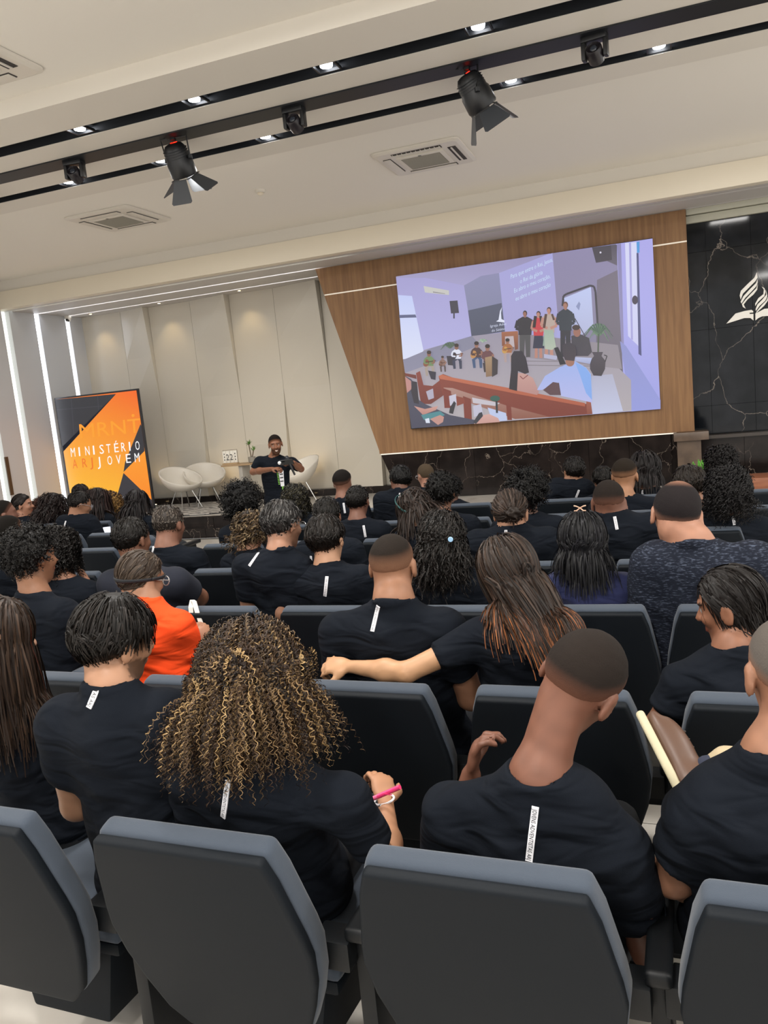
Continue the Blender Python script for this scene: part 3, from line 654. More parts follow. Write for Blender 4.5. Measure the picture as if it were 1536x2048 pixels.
# air-conditioning cassettes
def cassette(cx, cy, lab, openf):
    t = empty('ceiling_cassette', (cx, cy, ZC), label=lab, cat='air conditioner')
    PL = mat('ac_plastic', '#d9d3c8', .4)
    P = []
    for k, (sx, sy) in enumerate(((1, 1), (-1, 1), (-1, -1), (1, -1))):
        for j in range(5):
            a = (k+j/4)*math.pi/2; P.append((sx*.41+.065*math.cos(a), sy*.41+.065*math.sin(a)))
    P2 = [(u*.93, v*.93) for u, v in P]; n_ = len(P)
    V = [(u, v, -.002) for u, v in P]+[(u, v, -.02) for u, v in P]+[(u, v, -.034) for u, v in P2]
    F = [(i, (i+1) % n_, n_+(i+1) % n_, n_+i) for i in range(n_)]+[(n_+i, n_+(i+1) % n_, 2*n_+(i+1) % n_, 2*n_+i) for i in range(n_)]+[tuple(range(2*n_, 3*n_))]
    link('fascia_panel', mesh_py('fascia', V, F), t, PL)
    g = MB().box(-.26, -.26, -.05, .26, .26, -.033); g.obj('grille_frame', PL, t, bevel=.006)
    gm = mat('ac_grille', '#9c988c', .6); grl = MB()
    for k in range(22): y = -.205+k*.0195; grl.box(-.21, y-.004, -.056, .21, y+.004, -.05)
    go = grl.obj('intake_grille', gm, t); go['kind'] = 'stuff'; MB().box(-.215, -.215, -.052, .215, .215, -.0505).obj('intake_mesh', mat('ac_mesh', '#8b877b', .8), t)
    for k in range(4):
        an = k*math.pi/2; R_ = Matrix.Rotation(an, 3, 'Z')
        m_ = MB().box(.315, -.27, -.0385, .40, .27, -.034); 
        m_.V = [tuple(R_@Vector(v)) for v in m_.V]; m_.obj('outlet_slot', mat('ac_dark', '#3a3633', .8) , t)
        op = k in openf
        v_ = MB().box(.322 if not op else .345, -.262, -.047, .392 if not op else .362, .262, -.0395); v_.V = [tuple(R_@Vector(v)) for v in v_.V]; v_.obj('louvre', PL, t)
        if op and k == 3:
            for q in range(11):
                f_ = MB().box(.32, -.255+q*.051-.003, -.043, .395, -.255+q*.051+.003, -.036); f_.V = [tuple(R_@Vector(v)) for v in f_.V]; f_.obj('vane', PL, t)
    MB().lathe([(.012, -.051), (.02, -.05)], 10, c=(0, -.235, -.002)).obj('sensor', mat('ac_sensor', '#6b6962', .5), t)
cassette(-2.33, 8.80, 'white square ceiling air conditioner right of the left stage lamp, louvres open', (0, 3))
cassette(-6.34, 8.76, 'white square ceiling air conditioner on the left, louvres shut', ())
cassette(-4.52, 4.52, 'white ceiling air conditioner cut off by the top left edge', (0,))
sd = empty('smoke_detector', (-4.36, 8.8, ZC), label='small white smoke detector on the ceiling between the two air conditioners', cat='smoke detector')
MB().lathe([(.06, -.0), (.062, -.02), (.05, -.03)], 20).obj('base', WHITE, sd, smooth=True); MB().lathe([(.036, -.03), (.04, -.045), (.02, -.06), (.002, -.062)], 20).obj('sensing_head', CREAM, sd, smooth=True)
cm = empty('security_camera', (XL+.06, YW-.45, ZS), label='small white dome security camera in the far left corner of the stage', cat='camera')
MB().lathe([(.06, 0), (.06, -.04), (.055, -.05)], 18).obj('mount', WHITE, cm, smooth=True)
MB().lathe([(.045, -.04), (.05, -.07), (.035, -.1), (.002, -.11)], 18).obj('body', WHITE, cm, smooth=True)
MB().lathe([(.022, -.02), (.022, .03)], 14, c=(.02, -.035, -.08), Mx=Matrix.Rotation(math.radians(80), 3, 'X')).obj('lens', BLACKM, cm)
# warm spots: in the soffit over the wall, and uplights at its foot
for (x, lab) in ((-10.02, 'nearest the left corner'), (-8.5, 'in the middle'), (-6.85, 'nearest the walnut wall')):
    t = empty('soffit_spot', (x, YW-.32, ZS), label='small warm spotlight in the stage soffit, '+lab, cat='spotlight')
    MB().lathe([(.04, .0), (.045, -.006), (.03, -.008)], 16).obj('bezel', WHITE, t); MB().lathe([(.026, -.006), (.02, -.012)], 14).obj('lamp', LEDWARM, t)
    spot('soffit_spot_beam', (x, YW-.32, ZS-.03), 8, (1, .74, .38), (math.radians(12), 0, 0), 80, .9, .02)
for i, (x, lab) in enumerate(((-9.15, 'right of the banner'), (-7.62, 'behind the white bucket chairs'), (-5.98, 'left of the walnut wall'))):
    t = empty('floor_uplight', (x, YW-.36, .31), label='small warm floor uplight at the foot of the stage wall, '+lab, cat='spotlight')
    MB().lathe([(.045, 0), (.045, .03), (.035, .035)], 16).obj('housing', METAL, t); MB().lathe([(.03, .035), (.025, .04)], 14).obj('lamp', LEDWARM, t)
    spot('uplight_beam', (x, YW-.36, .36), 9, (1, .72, .38), (math.radians(180-14), 0, 0), 75, .9, .02)
# ================================================================== stage furniture
def at_stage(x, y, z=.31): return at(x, y, 2, z)
def bucket_chair(loc, rz, lab, s=.88):
    t = empty('bucket_chair', loc, rz=rz, label=lab, cat='chair', group='white bucket chairs on the stage'); t.scale = (s, s, s)
    nu, nv = 36, 16; V = []; F = []
    def shell(off):
        out = []
        for j in range(nv+1):
            for i in range(nu):
                a = 2*math.pi*i/nu; v = j/nv
                back = .5+.5*math.cos(a)          # 1 at the back (+y)
                top = .50+.36*back**1.1; top -= off*.3
                z = .36+off + (top-.36-off)*v**1.25
                rr = (.12+.25*math.sin(v*math.pi/2)**.8) + .03*back*v; rr -= off
                out.append((rr*1.12*math.sin(a), rr*1.0*math.cos(a)+.05*back*v, z))
        return out
    A_ = shell(0); B2 = shell(.028); n_ = len(A_); V = A_+B2
    for j in range(nv):
        for i in range(nu):
            a, b = j*nu+i, j*nu+(i+1) % nu
            F.append((a, b, b+nu, a+nu)); F.append((n_+a, n_+a+nu, n_+b+nu, n_+b))
    for i in range(nu):
        a, b = nv*nu+i, nv*nu+(i+1) % nu; F.append((a, b, n_+b, n_+a))
    V += [(0, 0, .355), (0, 0, .385)]
    for i in range(nu): F.append((i, len(V)-2, (i+1) % nu)); F.append((n_+(i+1) % nu, len(V)-1, n_+i))
    link('seat_shell', mesh_py('shell', V, F, True), t, mat('white_shell', '#dcd6cb', .35))
    for sx in (-1, 1):
        for sy in (-1, 1): MB().tube([(sx*.12, sy*.10, .37), (sx*.24, sy*.22, 0)], .011, 8).obj('leg', METAL, t)
bucket_chair((-8.08, 11.95, .31), math.radians(68), 'white bucket chair on the stage nearest the banner, seen from its side')
bucket_chair((-7.88, 12.38, .31), math.radians(40), 'white bucket chair on the stage between the first one and the small table')
bucket_chair((-5.95, 12.2, .31), math.radians(-35), 'white bucket chair on the stage half hidden behind the standing speaker')
tb = empty('side_table', (-6.92, 12.1, .31), label='tall narrow side table on the stage with a wooden top', cat='table')
MB().box(-.32, -.2, .70, .26, .2, .725).obj('table_top', mat('table_top_wood', '#a58a68', .5), tb, bevel=.004)
MB().box(-.015, -.14, .02, .055, .14, .70).obj('leg', mat('table_grey', '#a9a49c', .5), tb, bevel=.004); MB().box(-.2, -.18, 0, .24, .18, .02).obj('base', mat('table_grey', '#a9a49c', .5), tb, bevel=.004)
fc = empty('flip_calendar', (-7.13, 12.05, .31+.725), label='small white perpetual calendar block on the side table', cat='calendar')
MB().box(-.15, -.03, 0, .15, .05, .025).obj('stand', mat('light_wood', '#b59a76', .5), fc, bevel=.003)
wr = MB(); wr.tube([(-.14, .03, .02), (-.14, .03, .25), (.14, .03, .25), (.14, .03, .02)], .003, 6); wr.obj('wire_frame', BLACKM, fc)
for i, (x, s_) in enumerate(((-.105, ''), (-.035, '2'), (.04, '2'), (.108, ''))):
    MB().box(x-.032, 0, .03, x+.032, .02, .235).obj('card', mat('card_white', '#e8e4da', .6), fc, bevel=.003)
    if s_:
        V, F = text2d(s_); sc = .15; lk = mesh_py('digit', [(x-.04+u*sc*.9, -.001, .075+v*sc) for u, v in V], F); link('digit', lk, fc, TAPEB)
    else:
        mm = MB()
        for k in range(3): mm.box(x-.008, -.0012, .07+.05*k, x+.008, -.0005, .095+.05*k)
        mm.obj('small_print', TAPEB, fc)
pp = empty('potted_plant', (-6.74, 12.12, .31+.725), label='small green spiky plant in a grey pot on the side table', cat='plant')
MB().lathe([(.045, 0), (.06, .01), (.065, .1), (.055, .1), (.05, .085)], 18).obj('pot', mat('pot_grey', '#8f8a80', .6), pp, smooth=True)
def spiky(parent, c, n, r, seed, mt):
    R_ = random.Random(seed)
    for k in range(n):
        a = R_.uniform(0, 6.28); e = R_.uniform(.1, 1.3); L_ = r*R_.uniform(.7, 1.1); d = Vector((math.cos(a)*math.cos(e), math.sin(a)*math.cos(e), math.sin(e))); s_ = d.cross(Vector((0, 0, 1))).normalized()*L_*.07
        c_ = Vector(c); m1 = c_+d*L_*.5+Vector((0, 0, .02*r)); m2 = c_+d*L_-Vector((0, 0, .2*L_))
        me = mesh_py('leaf', [c_-s_*.5, c_+s_*.5, m1+s_, m1-s_, m2], [(0, 1, 2, 3), (3, 2, 4)]); link('leaf', me, parent, mt)
GL = mat('leaf_green', '#5f8a3c', .5)
MB().tube([(-.01, 0, .09), (-.03, 0, .32)], .008, 6).tube([(.01, 0, .09), (.05, 0, .21)], .008, 6).obj('stem', mat('stem_brown', '#5c4a34', .7), pp)
spiky(pp, (-.03, 0, .31), 22, .13, 1, GL); spiky(pp, (.05, 0, .2), 20, .12, 2, GL)
# zebra rug
rg = empty('patterned_rug', (-7.75, 11.9, .309), label='black and white patterned rug under the bucket chairs', cat='rug', rz=.0)
mz = mat('zebra_rug', '#dcd8d0', .9); nt = mz.node_tree; b = nt.nodes['Principled BSDF']
tcz = nt.nodes.new('ShaderNodeTexCoord'); wz = nt.nodes.new('ShaderNodeTexWave'); wz.inputs['Scale'].default_value = 3.2; wz.inputs['Distortion'].default_value = 9; wz.inputs['Detail'].default_value = 2; wz.bands_direction = 'Y'
nt.links.new(tcz.outputs['Object'], wz.inputs['Vector']); rz_ = nt.nodes.new('ShaderNodeValToRGB'); rz_.color_ramp.interpolation = 'CONSTANT'
rz_.color_ramp.elements[0].color = (*lin('#3a3634'), 1); rz_.color_ramp.elements[1].position = .5; rz_.color_ramp.elements[1].color = (*lin('#cfcac2'), 1)
nt.links.new(wz.outputs['Fac'], rz_.inputs[0]); nt.links.new(rz_.outputs[0], b.inputs['Base Color'])
P = [(1.35*math.copysign(abs(math.cos(a))**.8, math.cos(a)), .82*math.copysign(abs(math.sin(a))**.8, math.sin(a))) for a in [2*math.pi*k/40 for k in range(40)]]
MB().prism(P, (0, .012), lambda u, v, w_: (u, v, w_)).obj('pile', mz, rg)
MB().prism([(u*1.012, v*1.015) for u, v in P], (0, .008), lambda u, v, w_: (u, v, w_)).obj('edge_binding', DARKPL, rg)
# green plant and wooden lectern edge on the right of the stage
gp = empty('green_plant', tuple(PY(1397, 962, 11.0)), label='bright green leafy plant in front of the marble at the right', cat='plant'); gp.location.z = .31
bz = PY(1397, 922, 11.0)[2]
MB().lathe([(.09, 0), (.13, .02), (.15, bz-.55), (.13, bz-.55)], 20).obj('pot', mat('pot_dark', '#2c2a2a', .4), gp, smooth=True)
GB = mat('leaf_bright', '#5fae3a', .5)
for k in range(9):
    R_ = random.Random(k); a = R_.uniform(0, 6.28); L_ = R_.uniform(.16, .27)
    tp = Vector((math.cos(a)*.13, math.sin(a)*.1, bz-.62+L_)); MB().tube([(0, 0, bz-.6), tp*.6+Vector((0, 0, .2)), tp], .006, 5).obj('stem', GB, gp)
    for j in range(9):
        t_ = j/8; c_ = Vector((0, 0, bz-.5))*(1-t_)+tp*t_
        for s_ in (-1, 1):
            d = Vector((math.sin(a)*s_, -math.cos(a)*s_, .5)).normalized(); L2 = .065*(1.2-t_); n_ = Vector((0, .25, 1)).cross(d).normalized()*L2*.35
            link('leaf', mesh_py('leaf', [c_, c_+d*L2*.5+n_, c_+d*L2, c_+d*L2*.5-n_], [(0, 1, 2, 3)]), gp, GB)
q = PY(1522, 965, 10.9)
wd = empty('wooden_bench', (q[0]+.5, 10.95, .31), label='low wooden communion table at the right edge of the stage', cat='table')
zt = PY(1515, 952, 10.9)[2]-.31
MB().box(-.62, -.25, zt-.14, .9, .25, zt).obj('table_top', mat('table_red_wood', '#9c6448', .45, noise=(5, '#87523a', (1, 8, 8))), wd, bevel=.01)
for sx in (-.5, .8): MB().box(sx-.05, -.2, 0, sx+.05, .2, zt-.14).obj('leg', mat('table_red_wood'), wd)
# ================================================================== auditorium chairs
TILT = math.radians(15)
ct, s_t = math.cos(TILT), math.sin(TILT)
def backfr(u, v, w):   # u across, v height along the back (0 at the top), w forward (+y) from the rear face; origin at top centre z=.93
    return (u, (-v)*s_t+w*ct-.075, .907+v*ct+w*s_t)
OUT = [(-.240, 0), (.240, 0), (.262, -.07), (.292, -.24), (.298, -.30), (.285, -.40), (.255, -.50), (.215, -.60), (.16, -.66), (-.16, -.66), (-.215, -.60), (-.255, -.50), (-.285, -.40), (-.298, -.30), (-.292, -.24), (-.262, -.07)]
def sc(P, k, dv=0): return [(u*k, (v+.3)*k-.3+dv) for u, v in P]
ch = {}
m_ = MB().prism(sc(OUT, .985)[::-1], (-.002, .03), backfr); ch['back_panel'] = m_.mesh('back_panel', bevel=.012, seg=3); ch['back_panel'].materials.append(SHELL)
m_ = MB().prism(sc(OUT, 1.0, .002)[::-1], (.026, .088), backfr); ch['back_cushion'] = m_.mesh('back_cushion', bevel=.022, seg=4); ch['back_cushion'].materials.append(FABRIC)
SE = [(-.25, .20), (.25, .20), (.265, .45), (.25, .60), (.2, .64), (-.2, .64), (-.25, .60), (-.265, .45)]
m_ = MB().prism(SE, (.40, .485), lambda u, v, w: (u, v, w+.06*(v-.4))); ch['seat_cushion'] = m_.mesh('seat_cushion', bevel=.022, seg=3); ch['seat_cushion'].materials.append(FABRIC)
m_ = MB().prism(sc(SE, .97, .02), (.36, .402), lambda u, v, w: (u, v, w+.06*(v-.4))); ch['seat_shell'] = m_.mesh('seat_shell', bevel=.012); ch['seat_shell'].materials.append(SHELL)
# tipped-up seat for empty chairs
def tip(u, v, w): return (u, .27-(w-.44)*1.0+.02*(v-.2), .44+(v-.2)*.9)
m_ = MB().prism(SE, (.40, .485), tip); ch['seat_up'] = m_.mesh('seat_up', bevel=.022, seg=3); ch['seat_up'].materials.append(FABRIC)
m_ = MB().prism(sc(SE, .97, .02), (.36, .402), tip); ch['seat_shell_up'] = m_.mesh('seat_shell_up', bevel=.012); ch['seat_shell_up'].materials.append(SHELL)
def arm_meshes(x):
    a = MB().box(x-.03, .13, .575, x+.03, .47, .615).mesh('armrest', bevel=.015, seg=3)
    p = MB().box(x-.022, .17, .015, x+.022, .38, .58).mesh('standard', bevel=.006)
    f = MB().box(x-.03, .02, 0, x+.03, .44, .018).mesh('foot_plate', bevel=.004)
    for q in (a, p, f): q.materials.append(ARM)
    return a, p, f
bs = MB().prism([(-.2, .22), (.2, .22), (.22, .50), (-.22, .50)], (.10, .365), lambda u, v, w: (u*(.75+.25*(w-.1)/.265), v, w)).mesh('seat_base', bevel=.01); bs.materials.append(SHELL)
AR, PR, FR = arm_meshes(.345); AL, PL_, FL = arm_meshes(-.345)
brk = MB().box(.23, .12, .50, .33, .20, .58).mesh('bracket', bevel=.008); brk2 = MB().box(-.33, .12, .50, -.23, .20, .58).mesh('bracket', bevel=.008)
hng = MB().box(.25, .30, .38, .325, .40, .43).mesh('hinge', bevel=.006); hng2 = MB().box(-.325, .30, .38, -.25, .40, .43).mesh('hinge', bevel=.006)
for q in (brk, brk2, hng, hng2): q.materials.append(ARM)
ROWN = ['the nearest row', 'the second row from the camera', 'the third row from the camera', 'the fourth row from the camera', 'the fifth row from the camera', 'the sixth row from the camera', 'the front row by the stage']
ORD = ['leftmost', 'second from the left', 'third from the left', 'fourth from the left', 'fifth from the left', 'sixth from the left', 'seventh from the left', 'eighth from the left', 'ninth from the left', 'tenth from the left', 'eleventh from the left', 'twelfth from the left']
ROWS = [(1.50, [-3.23, -2.53, -1.83, -1.127, -.416, .27, .96], 1.8),
        (2.47, [-3.67, -3.01, -2.35, -1.70, -1.04, -.385, .28, .95], 1),
        (3.45, [-4.2, -3.54, -2.88, -2.235, -1.59, -.93, -.36, .26, .92], 0),
        (4.34, [-4.6, -3.93, -3.31, -2.67, -2.01, -1.35, -.69, -.03, .63], 0),
        (5.20, [-5.1, -4.45, -3.85, -3.14, -2.48, -1.82, -1.16, -.5, .16, .82], 0),
        (5.95, [-6.1, -5.45, -4.85, -2.85, -2.2, -1.55, -.85, -.2, .45, 1.1], 0),
        (6.72, [-7.0, -6.4, -5.72, -5.1, -3.0, -2.35, -1.7, -.8, -.14, .5], 0)]
TAKEN = {}   # (row, idx) -> occupant description
def build_chairs():
    for r, (y, xs_, rot) in enumerate(ROWS):
        vis_ = []
        for i, x in enumerate(xs_):
            v = np.array([x, y, .8])-CP; d = v@Fv; px = 768+FPX*(v@Rv)/d; vis_.append(-330 < px < 1536+(330 if r < 2 else 60))
        k = -1
        for i, x in enumerate(xs_):
            occ = TAKEN.get((r, i))
            if not vis_[i]: continue
            k += 1
            lab = 'charcoal chair in %s, %s in view' % (ROWN[r], ORD[k])
            if occ: lab = 'charcoal chair behind %s, %s' % (occ, ROWN[r])
            else: lab = 'empty '+lab
            rz = math.radians(-rot*.9 + random.uniform(-.4, .4))
            t = empty('auditorium_chair', (x, y, 0), rz=rz, label=lab, cat='chair', group='auditorium chairs')
            for q in (['back_panel', 'back_cushion']+(['seat_cushion', 'seat_shell'] if occ else ['seat_up', 'seat_shell_up'])):
                link({'seat_up': 'seat_cushion', 'seat_shell_up': 'seat_shell'}.get(q, q), ch[q], t)
            link('armrest', AR, t); link('standard', PR, t); link('foot_plate', FR, t); link('seat_base', bs, t); link('bracket', brk, t); link('hinge', hng, t); link('bracket', brk2, t); link('hinge', hng2, t)
            if i == 0 or xs_[i]-xs_[i-1] > 1.0: link('armrest', AL, t); link('standard', PL_, t); link('foot_plate', FL, t)
# ================================================================== people engine: signed-distance bodies
f32 = np.float32
def A3(v): return np.array([v[0], v[1], v[2]], dtype=f32)
def smin(a, b, k):
    h = np.clip(.5+.5*(b-a)/k, 0, 1); return b*(1-h)+a*h-k*h*(1-h)
def smax(a, b, k): return -smin(-a, -b, k)
def ell(p, c, r, R=None):
    q = p-A3(c)
    if R is not None: q = q@R.astype(f32)       # columns of R are the local axes
    r = np.array(r, dtype=f32); k0 = np.sqrt(((q/r)**2).sum(1)); k1 = np.sqrt(((q/(r*r))**2).sum(1))+1e-6
    return k0*(k0-1)/k1
def cone(p, a, b, r1, r2):
    a, b = A3(a), A3(b); ba = b-a; pa = p-a; t = np.clip((pa@ba)/max(1e-9, float(ba@ba)), 0, 1)
    d = pa-t[:, None]*ba; return np.sqrt((d*d).sum(1))-(r1+(r2-r1)*t)
def polygonize(f, lo, hi, h, B=8):
    lo = np.array(lo, dtype=f32); dims = (np.ceil((np.array(hi)-lo)/h).astype(int)//B+1)*B
    nb = dims//B
    g = np.stack(np.meshgrid(*[np.arange(n_) for n_ in nb], indexing='ij'), -1).reshape(-1, 3)
    cen = lo+(g*B+(B-1)/2)*h
    db = f(cen.astype(f32)); act = np.abs(db) < B*h*.87*1.25+h*2
    D = np.repeat(np.repeat(np.repeat(np.where(db < 0, -1., 1.).astype(f32).reshape(nb), B, 0), B, 1), B, 2)
    ga = g[act]; off = np.stack(np.meshgrid(*[np.arange(B)]*3, indexing='ij'), -1).reshape(-1, 3)
    ijk = (ga[:, None, :]*B+off[None]).reshape(-1, 3)
    out = np.empty(len(ijk), dtype=f32); CH = 200000
    for s in range(0, len(ijk), CH): out[s:s+CH] = f((lo+ijk[s:s+CH]*f32(h)).astype(f32))
    D[ijk[:, 0], ijk[:, 1], ijk[:, 2]] = out
    return snets(D, lo, h)
_E = [((0, 0, 0), (1, 0, 0)), ((0, 1, 0), (1, 1, 0)), ((0, 0, 1), (1, 0, 1)), ((0, 1, 1), (1, 1, 1)), ((0, 0, 0), (0, 1, 0)), ((1, 0, 0), (1, 1, 0)), ((0, 0, 1), (0, 1, 1)), ((1, 0, 1), (1, 1, 1)),
      ((0, 0, 0), (0, 0, 1)), ((1, 0, 0), (1, 0, 1)), ((0, 1, 0), (0, 1, 1)), ((1, 1, 0), (1, 1, 1))]
def snets(D, lo, h):
    S = D < 0; n = [d-1 for d in D.shape]; c = np.zeros(n, dtype=np.int8)
    for i in (0, 1):
        for j in (0, 1):
            for k in (0, 1): c += S[i:n[0]+i, j:n[1]+j, k:n[2]+k]
    act = (c > 0) & (c < 8); ijk = np.argwhere(act); idx = np.full(n, -1, dtype=np.int32); idx[act] = np.arange(len(ijk))
    pos = np.zeros((len(ijk), 3), dtype=f32); cnt = np.zeros(len(ijk), dtype=f32)
    for a, b in _E:
        A_ = D[ijk[:, 0]+a[0], ijk[:, 1]+a[1], ijk[:, 2]+a[2]]; Bq = D[ijk[:, 0]+b[0], ijk[:, 1]+b[1], ijk[:, 2]+b[2]]
        x = (A_ < 0) != (Bq < 0); t = np.where(x, A_/np.where(x, A_-Bq, 1), 0)
        pos += np.where(x[:, None], np.array(a, dtype=f32)+t[:, None]*(np.array(b, dtype=f32)-np.array(a, dtype=f32)), 0); cnt += x
    V = lo+(ijk+pos/np.maximum(cnt, 1)[:, None])*h
    F = []
    for ax in range(3):
        o = [a for a in range(3) if a != ax]; sl0 = [slice(1, -1)]*3; sl1 = [slice(1, -1)]*3
        sl0[ax] = slice(0, -1); sl1[ax] = slice(1, None)
        s0, s1 = S[tuple(sl0)], S[tuple(sl1)]; e = np.argwhere(s0 != s1)
        if len(e) == 0: continue
        inside = s0[e[:, 0], e[:, 1], e[:, 2]]
        base = e.copy(); base[:, o[0]] += 1; base[:, o[1]] += 1
        q = []
        for da, db in ((-1, -1), (0, -1), (0, 0), (-1, 0)):
            b = base.copy(); b[:, o[0]] += da; b[:, o[1]] += db; q.append(idx[b[:, 0], b[:, 1], b[:, 2]])
        q = np.stack(q, 1); flip = inside if ax != 1 else ~inside
        q[~flip] = q[~flip][:, ::-1]; q = q[(q >= 0).all(1)]; F.append(q)
    return V, np.concatenate(F)
def rotm(yaw, pitch, roll):
    return np.array(Matrix.Rotation(math.radians(yaw), 3, 'Z') @ Matrix.Rotation(math.radians(-pitch), 3, 'X') @ Matrix.Rotation(math.radians(roll), 3, 'Y'))
def wob(p, a=1.0):
    x, y, z = p[:, 0], p[:, 1], p[:, 2]
    return (np.sin(23*x+11*y+31*z)+np.sin(37*y-29*x+17*z+1.3)+np.sin(53*z+19*x-23*y+2.1)*.7)*a
HY = [-.112, -.075, -.03, .0, .03, .06, .085]; HZ = [-.075, -.062, -.028, -.005, .035, .07, .088]
SKINS = dict(dark='#5a3a2c', brown='#7c5440', tan='#a0725a', light='#c4967c', med='#8f6450')
class Person:
    def __init__(s, label, head, Y, skin='brown', face=0, down=5, tilt=0, size=1.0, w=1.0, hair=None, neck=None, sh=None, shirt=TSHIRT, cat='person', name='person',
                 armL=None, armR=None, h=None, row=None, hc='#15130f', beard=False, glasses=False, tape=None, hipdx=0, fem=False, pelvis=None, stand=False, body_yaw=0,
                 sleeve=.62, lean=0, bulk=1.0, facecol=None, legs=None, trous=TROUS, face_detail=False, occ=None, longsleeve=False, group=None, neck_r=1.0, who=None, crown=0):
        s.crown = crown
        s.lab = label; s.size = k = size; s.R = rotm(face, down, tilt); s.H = PY(head[0], head[1], Y) if not isinstance(head, np.ndarray) else head
        dist = (s.H-CP)@Fv; s.dist = dist
        s.h = h or (.0085 if dist < 2.6 else .011 if dist < 3.6 else .015 if dist < 5.2 else .019); s.face_detail = face_detail or dist < 4.2
        s.skin = np.array(lin(SKINS.get(skin, skin)))*.78; s.hc = np.array(lin(hc))*.6; s.beard = beard; s.w = w; s.fem = fem; s.longsleeve = longsleeve
        H, R = s.H, s.R
        s.N = PY(*neck) if neck else H + R@np.array([0, -.03, -.07])*k + np.array([lean, -.02, -.068])*k
        by = math.radians(body_yaw); Lv = np.array([math.cos(by), math.sin(by), 0])
        if sh: a, b = PY(*sh[0]), PY(*sh[1])
        else:
            q = .168 if not fem else .148
            a, b = [s.N + sg*q*k*w*Lv + np.array([0, .015, -.075])*k for sg in (-1, 1)]
        s.SJ = [a, b]; s.L = (b-a)/np.linalg.norm(b-a)
        mid = (a+b)/2
        s.P = np.array(pelvis) if pelvis is not None else np.array([s.N[0]+hipdx, mid[1]+.12, .54])
        s.U = s.N-s.P; s.U /= np.linalg.norm(s.U); s.Fw = np.cross(s.U, s.L); s.Fw /= np.linalg.norm(s.Fw)
        s.bulk = bulk; s.neck_r = neck_r
        # arms: (elbow, wrist, hand direction, palm normal, curl)
        s.arms = []
        for i, ar in enumerate((armL, armR)):
            sg = -1 if i == 0 else 1; S0 = s.SJ[i]
            if ar is None:
                E_ = S0+np.array([sg*.05, .06, -.27])*k; W_ = np.array([s.P[0]+sg*.07, E_[1]+.2*k, max(E_[2]-.02, .66)]); d = W_-E_; d /= np.linalg.norm(d)
                s.arms.append(dict(E=E_, W=W_, d=d, n=np.array([0, 0, -1.]), curl=28, vis=False, sg=sg))
            else:
                E_, W_ = np.array(ar['E'], float), np.array(ar['W'], float); d = np.array(ar.get('d', W_-E_), float); d /= np.linalg.norm(d)
                s.arms.append(dict(E=E_, W=W_, d=d, n=np.array(ar.get('n', (0, 0, -1.)), float), curl=ar.get('curl', 30), vis=True, sg=sg, thumb=ar.get('thumb')))
        s.sleeve = sleeve; s.stand = stand; s.legs = legs
        t0 = time.time()
        s.root = None
        s.build_body(name, label, cat, group); s.build_shirt(shirt); s.build_legs(trous)
        hair = hair or ('short',)
        s.build_hair(hair)
        if glasses: s.build_glasses(glasses if isinstance(glasses, str) else '#8b7f78')
        if tape: s.build_tape(*tape)
        s.time = time.time()-t0
        if occ: TAKEN[occ] = who or 'the '+label.split(',')[0]
    # ---- distance functions
    def d_cran(s, p, lowres=True):
        k = s.size; q = (p-A3(s.H))@s.R.astype(f32)/k
        d = ell(q, (0, -.014, .034), (.0765, .098, .090)); d = smin(d, ell(q, (0, .02, -.03), (.062, .068, .088)), .03)
        return d*k
    def d_head(s, p):
        k = s.size; q = (p-A3(s.H))@s.R.astype(f32)/k
        qa = q.copy(); qa[:, 0] = np.abs(q[:, 0])
        d = ell(q, (0, -.014, .034), (.0765, .098, .090)); d = smin(d, ell(q, (0, .022, -.032), (.060, .066, .084)), .03)
        d = smin(d, ell(q, (0, .052, -.088), (.030, .030, .024)), .03)
        d = smin(d, ell(qa, (.034, .062, -.018), (.026, .026, .02)), .02)                   # cheeks
        d = smin(d, ell(q, (0, .078, .036), (.05, .014, .011)), .016)                        # brow
        d = smax(d, -ell(qa, (.031, .098, .012), (.017, .018, .012)), .012)                 # sockets
        d = smin(d, ell(qa, (.031, .074, .012), (.0125, .0125, .0115)), .004)
        d = smin(d, cone(q, (0, .084, .022), (0, .106, -.018), .007, .0125), .012); d = smin(d, ell(qa, (.012, .094, -.02), (.009, .011, .008)), .008)
        d = smin(d, ell(q, (0, .088, -.049), (.023, .010, .0055)), .006); d = smin(d, ell(q, (0, .086, -.059), (.021, .010, .006)), .005)
        d = smax(d, -ell(q, (0, .1, -.054), (.02, .006, .0015)), .003)
        ear = ell(qa, (.084, -.008, -.002), (.0095, .022, .036)); ear = smax(ear, -ell(qa, (.0965, -.002, .0), (.008, .013, .024)), .006)
        d = smin(d, ear, .008)
        return d*k
    def d_torso(s, p, inf=0.0):
        k, w, b = s.size, s.w, s.bulk; P, N, U, L, Fw = s.P, s.N, s.U, s.L, s.Fw; R = np.stack([L, Fw, U], 1); ln = np.linalg.norm(N-P)
        fm = .9 if s.fem else 1.0
        d = ell(p, P+U*ln*.62+Fw*.005, ((.172*w*fm+inf), (.118*b+inf), (.20+inf)), R)
        d = smin(d, ell(p, P+U*ln*.28+Fw*.0, (.152*w*b+inf, .118*b+inf, .19+inf), R), .08)
        d = smin(d, ell(p, P, (.175*w*b+inf, .135*b+inf, .13+inf), R), .08)
        m = (s.SJ[0]+s.SJ[1])/2
